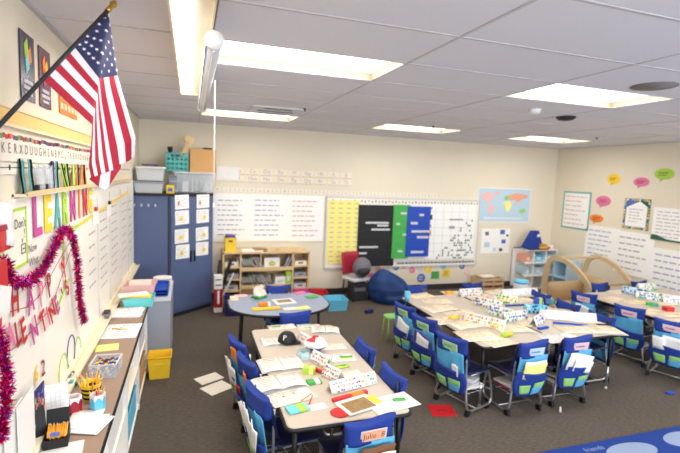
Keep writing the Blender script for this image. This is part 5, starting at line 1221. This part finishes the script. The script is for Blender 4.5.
def name_tent(c, ln, deg, label, mt='white', seed=1, hgt=.085, dep=.09, accents=CONF, end=None, txt=None):
    if seed >= 20: ln *= 1.12; hgt *= 1.15
    t = thing('name_tent', label, 'name tent', onz(c), R(deg)); m = MB()
    m.X = Matrix.Identity(4)
    m.sheet(lambda u, v: ((u-.5)*ln, -dep/2+dep*v if v <= 1 else 0, .001+hgt*(1-abs(2*v-1))), 4, 8, .002, mt)
    m.build('folded_card', t)
    k = MB(); r = random.Random(seed); ang = math.atan2(hgt, dep/2)
    for sgn in (-1,1):
        X = Matrix.Rotation(sgn*ang*-1 if sgn > 0 else ang, 4, 'X')
        for i in range(int(ln/.012)):
            for j in range(3):
                if r.random() < (.6 if seed >= 20 else .3): continue
                u = (i+.5+.5*(r.random()-.5))/(ln/.012); v = .12+.3*j+.1*r.random(); y = sgn*(dep/2)*(1-v)+sgn*.0025; z = hgt*v+.0025
                x = (u-.5)*ln*.96; sz = .005+.006*r.random()+(.009 if seed >= 20 else 0); mm = accents[r.randrange(len(accents))]
                k.box((x,y,z), (sz,sz*1.3,.0012), mm, X=X)
        if end: k.box((ln*.38, sgn*dep*.27, hgt*.47), (ln*.2, hgt*.85, .002), end, X=X)
        if txt: pass
    k.build('decoration', t)
    return t
def smallbox(c, d, deg, mt, label, name='marker_box', stripe=None, z=0.):
    cz = onz(c); m = MB(); m.box((0,0,d[2]/2), d, mt); 
    if stripe: m.box((d[0]*.2,0,d[2]/2+.0005), (d[0]*.35,d[1]+.001,d[2]+.001), stripe)
    return tag(m.build(name, None, (cz[0], cz[1], cz[2]+z), R(deg)), label, name.replace('_', ' '))
# ---- near table
open_book((1.430, 3.756, 0.600), .22,.18, 5, 'white workbook with a curled page left of the black cap', roll=True)
open_book((1.399, 3.271, 0.600), .33,.24, 3, 'open lined workbook on the left side of the near table', roll=False)
open_book((1.323, 2.947, 0.600), .36,.20, 8, 'large white rolled notebook at the left edge of the near table', roll=True, th=.03)
sheet_((1.368, 2.760, 0.600), .31,.18, 14, 'worksheet with small red drawings in front of the rolled notebook', extra=[(-.15,.1,.05,.07,'redink'),(.1,.15,.05,.07,'orange')])
smallbox((1.369, 2.589, 0.600), (.13,.085,.012), 12, 'aqua', 'clear teal pencil pouch at the near left of the near table', 'pencil_pouch', 'lime')
sheet_((1.571, 4.127, 0.600), .26,.13, 4, 'worksheet with a green sticker at the far end of the near table', extra=[(-.2,.1,.3,.25,'green')])
sheet_((1.825, 4.075, 0.600), .22,.14, -6, 'worksheet with green print at the far end, behind the wipes pack', extra=[(0,-.2,.4,.2,'sackG')])
open_book((1.945, 3.935, 0.600), .26,.17, -14, 'white open book at the far right corner of the near table', roll=True, th=.02)
sheet_((1.883, 3.540, 0.600), .25,.13, -4, 'worksheet with orange print on the right side of the near table', extra=[(.1,-.3,.12,.12,'peach')])
sheet_((1.861, 3.304, 0.600), .30,.16, -4, 'white worksheet with a green and yellow strip, right side of the near table', 'white', 5, extra=[(.25,.0,.35,.22,'green'),(.25,-.2,.35,.1,'yellow')])
sheet_((1.795, 3.124, 0.600), .22,.06, 8, 'green and yellow number strip on the near table', 'lime', 0, extra=[(-.1,-.2,.6,.35,'yellow'),(.2,.2,.4,.3,'green')])
sheet_((1.826, 2.957, 0.600), .28,.16, 12, 'cream worksheet behind the confetti name tent')
sheet_((1.506, 2.593, 0.600), .11,.08, 6, 'small white square note beside the red pencil box', 'white', 0)
# cap
t = thing('baseball_cap', 'black baseball cap with a white letter on the near table', 'cap', (1.537, 3.722, 0.604), R(-20))
m = MB(); m.sheet(lambda u, v: (.08*math.cos(2*PI*u)*math.cos(PI/2*v)**.8, .088*math.sin(2*PI*u)*math.cos(PI/2*v)**.8, .008+.085*math.sin(PI/2*v)), 24, 10, .003, 'black'); m.build('crown', t)
m = MB(); m.sheet(lambda u, v: ((.075+.075*v*math.sin(PI*u)**.8)*math.cos(PI*(u-.5)*.95), .085*(1-.12*v)*math.sin(PI*(u-.5)*.95), .012-.01*v+.012*(1-abs(2*u-1))*v), 12, 5, .004, 'black'); m.build('brim', t)
m = MB(); X = Matrix.Rotation(R(62),4,'X'); m.text('P', (-.01,-.073,.06), .06, 'white', X); m.build('emblem', t)
# wipes pack
t = thing('wipes_pack', 'white plastic wipes pack with red and blue bands on the near table', 'wipes pack', (1.725, 3.481, 0.601), R(-15))
m = MB(); m.sheet(lambda u, v: (.095*math.cos(2*PI*u)*(1+.12*math.sin(5*2*PI*u+v*6))*max(.05,math.sin(PI*v))**.5, .07*math.sin(2*PI*u)*max(.05,math.sin(PI*v))**.5, .004+.12*v), 24, 12, .002, 'white', lambda i, j: 'blue' if j < 4 and i > 13 else ('red' if j > 8 and 12 < i < 18 else 'white')); m.build('pack_body', t)
m = MB(); m.box((0,0,.126), (.05,.03,.01), 'red'); m.build('lid', t)
# central tents
name_tent((1.690, 3.652, 0.600), .20, 108, 'name tent with a red edge beside the black cap', seed=3, accents=['red','orange','grey'])
name_tent((1.703, 3.220, 0.600), .20, 112, 'white name tent with red and green letters behind the wipes pack', seed=4)
name_tent((1.721, 2.965, 0.600), .17, 114, 'small white name tent touching the confetti name tent', seed=5, accents=['orange','grey','purple'])
smallbox((1.642, 3.087, 0.600), (.20,.025,.02), 118, 'red', 'long red pencil box between the name tents', 'pencil_box')
smallbox((1.746, 3.173, 0.600), (.05,.03,.075), 20, 'green', 'green glue stick box standing by the name tents', 'glue_box', 'white')
smallbox((1.573, 3.085, 0.600), (.09,.06,.045), -25, 'lime', 'lime marker box tilted on the near table', 'marker_box', 'lemon')
smallbox((1.567, 2.920, 0.600), (.10,.065,.016), 2, 'green', 'flat green card box under the lime marker box', 'card_box', 'white')
name_tent((1.809, 2.800, 0.600), .38, 14, 'long white name tent covered in confetti dots, front of the near table', seed=7, hgt=.075, end='lemon')
smallbox((1.743, 2.655, 0.600), (.27,.03,.022), 14, 'red', 'red pencil box with an orange stripe in front of the confetti name tent', 'pencil_box', 'orange')
m = MB(); pencil_mb(m, (0,0,0), (.1,.09,0), .0035, 'orange'); tag(m.build('pencil', None, (1.416, 2.678, 0.608)), 'orange pencil on the worksheet at the left of the near table', 'pencil')
m = MB(); pencil_mb(m, (0,0,0), (.06,.12,0), .0035, 'red'); tag(m.build('pencil', None, (1.456, 2.629, 0.608)), 'red pencil beside the small white note', 'pencil')
t = thing('photo_book', 'open picture sheet with a brown photograph at the near end of the near table', 'book', (1.759, 2.549, 0.604), R(16)); m = MB(); m.box((0,0,.004), (.25,.18,.007), 'white'); m.build('sheet', t); MB().box((-.005,-.01,.0085), (.19,.13,.002), 'photo').build('photograph', t)
m = MB(); m.lathe([(0,0),(.055,0),(.06,.004),(.055,.006),(0,.006)], 'red', 28); tag(m.build('red_disc', None, (1.618, 2.489, 0.601)), 'red round disc half under the picture sheet', 'disc')
m = MB(); m.box((0,0,.0015), (.33,.19,.003), 'offw'); tag(m.build('large_sheet', None, (1.985, 2.522, 0.603), R(10)), 'large cream sheet sticking out over the near right corner of the table', 'paper')
m = MB(); m.rbox((0,0,.005), (.09,.028,.01), 'green', b=.012); tag(m.build('green_strip', None, (2.044, 2.539, 0.607), R(-6)), 'green strip lying on the large cream sheet', 'strip')
m = MB(); m.box((0,0,.004), (.05,.10,.006), 'yellow'); tag(m.build('sticky_note', None, (1.881, 2.576, 0.609), R(18)), 'yellow note between the picture sheet and the cream sheet', 'note')
# clear bag
t = thing('plastic_bag', 'clear plastic bag of teal and white bits in the middle of the near table', 'bag', (1.605, 3.377, 0.602))
m = MB(); m.sheet(lambda u, v: (.06*math.cos(2*PI*u)*(1-.3*v), .10*math.sin(2*PI*u)*(1-.3*v), .002+.06*v+.01*math.sin(6*PI*u)), 18, 5, .002, 'clear'); m.build('film', t)
m = MB(); m.box((0,0,.012), (.06,.1,.02), 'aqua'); m.box((.01,.03,.03), (.03,.03,.02), 'teal'); m.build('contents', t)
# ---- floor papers
for q, w, l, dg, lb in (((0.982, 4.241, 0.000),.25,.20,32,'far cream sheet lying on the carpet left of the near table'),((0.916, 4.453, 0.000),.24,.17,28,'near cream sheet lying on the carpet left of the near table')):
    m = MB(); m.box((0,0,.002), (w,l,.003), 'offw'); tag(m.build('paper_sheet', None, (q[0],q[1],.001 if dg>30 else .004), R(dg)), lb, 'paper')
q = (2.886, 3.331, 0.000); t = thing('red_folder', 'red folder lying on the carpet between the tables', 'folder', (q[0],q[1],0), R(-14)); m = MB(); m.box((0,0,.004), (.22,.19,.006), 'red'); m.box((0,.094,.006), (.22,.004,.008), 'red2'); m.build('cover', t); k = MB(); scrib(k, -.05, .05, -.02, .02, 1, 'dark', .0078, .35, True, seed=3); k.build('writing', t)
q = (5.358, 3.059, 0.000); m = MB(); m.rbox((0,0,.012), (.09,.035,.022), 'blue', b=.012); tag(m.build('blue_eraser', None, (q[0],q[1],.0), R(-10)), 'small blue eraser on the carpet at the right', 'eraser')
q = (3.945, 3.050, 0.000); m = MB(); m.lathe([(.012,0),(.012,.02),(.006,.05),(0,.055)], 'lgrey', 10); tag(m.build('grey_bottle', None, (q[0],q[1],0)), 'small grey bottle standing on the carpet in front of the joined tables', 'bottle')
q = (3.333, 6.202, 0.000); m = MB(); m.rbox((0,0,.03), (.14,.07,.06), 'navy', b=.02); tag(m.build('dark_block', None, (q[0],q[1],.0), R(20)), 'small dark blue block on the carpet before the bean bag', 'block')
q = (3.672, 5.888, 0.000)
t = thing('green_stool', 'lime green stool top beside the far left chair of the joined tables', 'stool', (3.22,5.12,0)); MB().rbox((0,0,.29), (.22,.2,.03), 'sackG', b=.05).build('seat', t)
for sx in (-1,1):
    for sy in (-1,1): MB().tube([(sx*.09,sy*.07,.28),(sx*.1,sy*.085,.0)], .009, 'lime', 8).build('leg', t)
# ---- joined tables
r = random.Random(31)
JT = [((3.486, 4.934, 0.600),.26,.17,10,'far left corner of the joined tables'),((3.572, 4.688, 0.600),.28,.18,-12,'far left part of the joined tables, beside the cup'),((3.442, 4.376, 0.600),.30,.2,8,'left side of the joined tables, second from the far end'),
 ((3.576, 4.197, 0.600),.27,.2,-8,'left side of the joined tables behind the third name tent'),((3.314, 3.999, 0.600),.3,.2,4,'left side of the joined tables at their middle'),((3.422, 3.814, 0.600),.28,.2,6,'left side of the joined tables, third from the near end'),
 ((3.338, 3.507, 0.600),.3,.22,-4,'near left corner of the joined tables'),((3.435, 3.353, 0.600),.24,.2,8,'near edge of the left joined table'),((3.813, 3.611, 0.600),.28,.2,-10,'near half of the left joined table behind the booklets'),
 ((4.108, 3.290, 0.600),.30,.2,-6,'near edge of the right joined table'),((4.481, 3.475, 0.600),.28,.2,-14,'near half of the right joined table'),((4.741, 3.360, 0.600),.26,.2,-18,'near right corner of the joined tables'),((4.222, 4.761, 0.600),.26,.16,-4,'far edge of the left joined table'),
 ((4.660, 4.543, 0.600),.34,.14,-4,'far half of the joined tables beside the blue ruler'),((4.656, 4.888, 0.600),.3,.18,10,'far edge of the joined tables at their middle'),((4.852, 3.995, 0.600),.28,.2,-30,'right side of the joined tables'),((4.850, 3.698, 0.600),.26,.18,-25,'right side of the joined tables near the chairs'),((5.080, 4.664, 0.600),.22,.16,-25,'far right corner of the joined tables'),((4.145, 3.768, 0.600),.24,.17,20,'middle of the right joined table'),((4.031, 4.992, 0.600),.26,.15,-4,'far left edge of the left joined table')]
for k, (c, w, l, dg, wh) in enumerate(JT):
    w, l = w*1.3, l*1.25
    if k % 3 == 2: open_book(c, w, l, dg, mt='cream2', label='open cream workbook at the '+wh if not wh.startswith(('left','right','near half','far half','middle')) else 'open cream workbook on the '+wh)
    else: sheet_(c, w, l, dg, ('white' if k in (9,14) else 'cream')+' worksheet on the '+wh, 'white' if k in (9,14) else 'cream2', 6, extra=[(.2,-.25,.25,.15,('yellow','sackG','sea','lemon')[k%4])] if k%2 == 0 else None)
name_tent((4.145, 4.823, 0.600), .30, 2, 'long white name tent at the far left of the joined tables', seed=20, accents=['grey','lgrey','palepink'])
name_tent((4.052, 4.344, 0.600), .32, 118, 'name tent with green and yellow drawings left of centre', seed=21, accents=['green','yellow','blueink','purple'], end='lime')
name_tent((3.977, 4.010, 0.600), .26, 118, 'name tent with blue writing in the middle of the joined tables', seed=22, accents=['grey','blueink','green'])
name_tent((4.393, 4.454, 0.600), .26, 128, 'name tent with green leaves behind the middle ones', seed=23, accents=['green','lime','yellow'], end='green')
name_tent((3.580, 3.783, 0.600), .42, 122, 'long name tent with orange and grey drawings near the front left', seed=24, accents=['grey','lgrey','yellow','orange'], end='yellow')
name_tent((4.038, 3.857, 0.600), .30, 8, 'name tent with a green end facing the front chairs', seed=25, accents=['blueink','grey','green'], end='green')
name_tent((4.468, 4.028, 0.600), .22, 150, 'blue and green name tent in the middle of the right joined table', 'sky', seed=26, accents=['blue','green','white','navy'])
name_tent((4.814, 4.709, 0.600), .5, 0, 'long white name tent behind the blue ruler', seed=27, accents=['lgrey','white'])
name_tent((4.195, 3.692, 0.600), .24, 30, 'white name tent with a blue base near the right front chair', seed=28, accents=['lgrey','blue'])
name_tent((4.641, 3.739, 0.600), .52, 154, 'long plain white name tent on the right joined table', seed=29, accents=['lgrey','white'], hgt=.08)
smallbox((4.442, 4.315, 0.600), (.30,.02,.015), -1, 'blue', 'blue ruler lying across the far half of the joined tables', 'ruler')
smallbox((4.534, 3.591, 0.600), (.34,.02,.02), -27, 'blue', 'blue ruler in front of the long plain name tent', 'ruler')
smallbox((4.139, 3.545, 0.600), (.14,.03,.02), 10, 'blue', 'short blue pencil box by the white name tent', 'pencil_box')
smallbox((3.921, 4.960, 0.600), (.09,.07,.03), 10, 'pencil', 'orange box at the far left of the joined tables', 'supply_box')
smallbox((3.622, 3.448, 0.600), (.15,.05,.02), 20, 'lime', 'lime and yellow booklet at the near edge of the left joined table', 'booklet', 'yellow', .004)
smallbox((3.409, 4.015, 0.600), (.12,.06,.016), 0, 'yellow', 'yellow booklet on the left side of the joined tables', 'booklet', None, .006)
smallbox((4.217, 4.529, 0.600), (.05,.05,.07), 15, 'palepink', 'pink box at the far end of the green and yellow name tent', 'supply_box')
smallbox((4.945, 4.310, 0.600), (.10,.05,.06), -28, 'blueink', 'blue and green box on the right side of the joined tables', 'supply_box', 'green')
smallbox((4.788, 4.339, 0.600), (.10,.05,.075), -20, 'blue', 'blue and lime box left of the similar one on the right joined table', 'supply_box', 'lime')
t = thing('cup', 'tall light blue cup at the far left corner of the joined tables', 'cup', (3.211, 4.748, 0.601)); MB().lathe([(.03,0),(.036,.11),(.032,.11),(.027,.005),(0,.005)], 'sky', 20).build('cup_body', t); m = MB(); m.lathe([(.0365,.108),(.037,.116),(.03,.116)], 'aqua', 20); m.build('rim', t)
t = thing('lidded_jar', 'clear jar of red snacks with a light blue lid behind the joined tables', 'jar', (5.22,5.16,.46)); MB().lathe([(0,0),(.09,0),(.10,.02),(.10,.17),(.085,.19),(0,.19)], 'clearw', 24).build('jar_body', t); MB().lathe([(.092,.19),(.096,.235),(.0,.24)], 'sky', 24).build('lid', t)
MB().lathe([(0,.004),(.085,.006),(.09,.09),(0,.1)], 'peach', 18).build('contents', t)
t = thing('side_stool', 'small wooden stand carrying the lidded jar', 'stand', (5.22,5.16,0)); MB().rbox((0,0,.445), (.26,.26,.028), 'wood', b=.04).build('top', t)
for sx in (-1,1):
    for sy in (-1,1): MB().box((sx*.1,sy*.1,.216), (.03,.03,.43), 'wood').build('leg', t)
# ---- right tables
GT = [((6.454, 4.645, 0.600),.28,.18,6,'far left corner of the right-hand tables'),((6.801, 4.588, 0.600),.28,.18,-6,'far edge of the right-hand tables'),((6.006, 4.356, 0.600),.28,.2,8,'left edge of the right-hand tables, behind the pink-tagged chair'),((6.178, 4.182, 0.600),.3,.2,-6,'left half of the right-hand tables'),
 ((5.987, 3.821, 0.600),.3,.2,4,'left side of the right-hand tables, near half'),((6.119, 3.676, 0.600),.3,.2,-6,'near part of the right-hand tables at the picture edge'),((6.558, 4.067, 0.600),.28,.2,-10,'middle of the right-hand tables'),((5.865, 3.428, 0.600),.26,.18,-5,'near left corner of the right-hand tables')]
for k, (c, w, l, dg, wh) in enumerate(GT): sheet_(c, w, l, dg, 'cream worksheet on the '+wh if k % 2 else 'cream booklet on the '+wh, 'cream2', 6, extra=[(.2,-.2,.25,.2,('yellow','sackG','peach')[k%3])] if k%2 else None, name='worksheet' if k%2 else 'notebook')
name_tent((6.567, 4.464, 0.600), .30, 120, 'green and blue name tent at the far left of the right-hand tables', 'sea', seed=41, accents=['green','blue','navy'])
name_tent((6.539, 4.214, 0.600), .34, 140, 'white name tent with green and blue drawings, middle of the right-hand tables', seed=42, accents=['green','blueink','grey'])
name_tent((6.731, 4.036, 0.600), .30, 150, 'white name tent at the right edge of the picture', seed=43, accents=['lgrey','grey'])
name_tent((7.019, 4.667, 0.600), .26, 170, 'white name tent along the far edge of the right-hand tables', seed=44, accents=['lgrey','green'])
smallbox((6.226, 3.777, 0.600), (.09,.09,.05), -20, 'red', 'red box on the right-hand tables near the picture edge', 'supply_box')
smallbox((6.240, 3.988, 0.600), (.12,.05,.04), -30, 'green', 'green box between the name tents of the right-hand tables', 'supply_box', 'teal')
# ---- rug
ra, rb, rc = Vector((3.307, 2.583, 0.000)), Vector((4.813, 2.582, 0.000)), None
dvr = (rb-ra); dvr.z = 0; dvr.normalize(); nr = Vector((dvr.y,-dvr.x,0)); p0 = ra-dvr*.35; p0.z = 0
t = thing('rug', 'royal blue carpet rug with pale oval shapes at the lower right corner', 'rug', p0, math.atan2(dvr.y, dvr.x))
m = MB(); m.rbox((1.5,-1.0,.005), (3.0,2.0,.009), 'rug', b=.03); m.build('rug_body', t)
q1, q2 = (4.031, 2.407, 0.000), (4.627, 2.421, 0.000)
def tolocal(q): v = Vector(q)-p0; v.z = 0; v.rotate(Matrix.Rotation(-math.atan2(dvr.y, dvr.x),3,'Z')); return v
m = MB()
for q, a, b in ((q1,.24,.10),(q2,.20,.10)):
    v = tolocal(q); m = MB(); m.prism([(v.x+a*math.cos(2*PI*k/32), v.y+b*math.sin(2*PI*k/32)) for k in range(32)], .0094, .0104, 'rugw'); m.build('oval_pattern', t)
for k in range(3):
    m = MB(); m.prism([(.9+.8*k+.2*math.cos(2*PI*i/24), -.75+.11*math.sin(2*PI*i/24)) for i in range(24)], .0094, .0104, 'rugw'); m.build('oval_pattern', t)
m = MB(); v = tolocal((3.753, 2.506, 0.000)); m.text('friends', (v.x, v.y, .0104), .07, 'rugw', Matrix.Identity(4)); m.build('lettering', t)

# ================================================================== LIGHT + CAMERA
def area(name, loc, rot, sx, sy, power, col):
    l = bpy.data.lights.new(name, 'AREA'); l.shape = 'RECTANGLE'; l.size = sx; l.size_y = sy; l.energy = power; l.color = col
    o = bpy.data.objects.new(name, l); COL.objects.link(o); o.location = loc; o.rotation_euler = rot
    return o
for k, (a, b) in enumerate(WX): area('window_daylight', ((a+b)/2, NEAR-.25, 1.65), (R(90),0,0), b-a, 1.5, 56*(b-a), (.80,.89,1.))
for a, b in LC: area('troffer_lamp', (a+.61, b+.305, H+.055), (0,0,0), 1.1, .5, 17, (1.,.95,.88))
area('strip_lamp', (.68, 3.27, H-.072), (0,0,0), .08, 2.3, 17, (1.,.95,.88))
w = bpy.data.worlds.new('sky'); scene.world = w; w.use_nodes = True
bgn = w.node_tree.nodes['Background']; bgn.inputs[0].default_value = (.75,.87,1,1); bgn.inputs[1].default_value = .6
cd = bpy.data.cameras.new('camera'); cam = bpy.data.objects.new('camera', cd); COL.objects.link(cam); scene.camera = cam
cd.sensor_width = 36; cd.lens = 449.92879*36/680; cd.clip_start = .02
yaw, pitch, roll = 0.32232, 0.10958, 0.04084
cam.matrix_world = Matrix.Translation((0.73727, 0, 2.05064)) @ Matrix.Rotation(-yaw,4,'Z') @ Matrix.Rotation(R(90)-pitch,4,'X') @ Matrix.Rotation(roll,4,'Z')
cd.shift_y = 0
cd.dof.use_dof = True; cd.dof.focus_distance = 2.5; cd.dof.aperture_fstop = 1.8
vs_ = scene.view_settings; vs_.view_transform = 'Standard'; vs_.look = 'None'; vs_.exposure = 0.; vs_.gamma = 1.; vs_.use_curve_mapping = False
scene.display_settings.display_device = 'sRGB'
scene.cycles.max_bounces = 8; scene.cycles.diffuse_bounces = 5; scene.cycles.transparent_max_bounces = 12
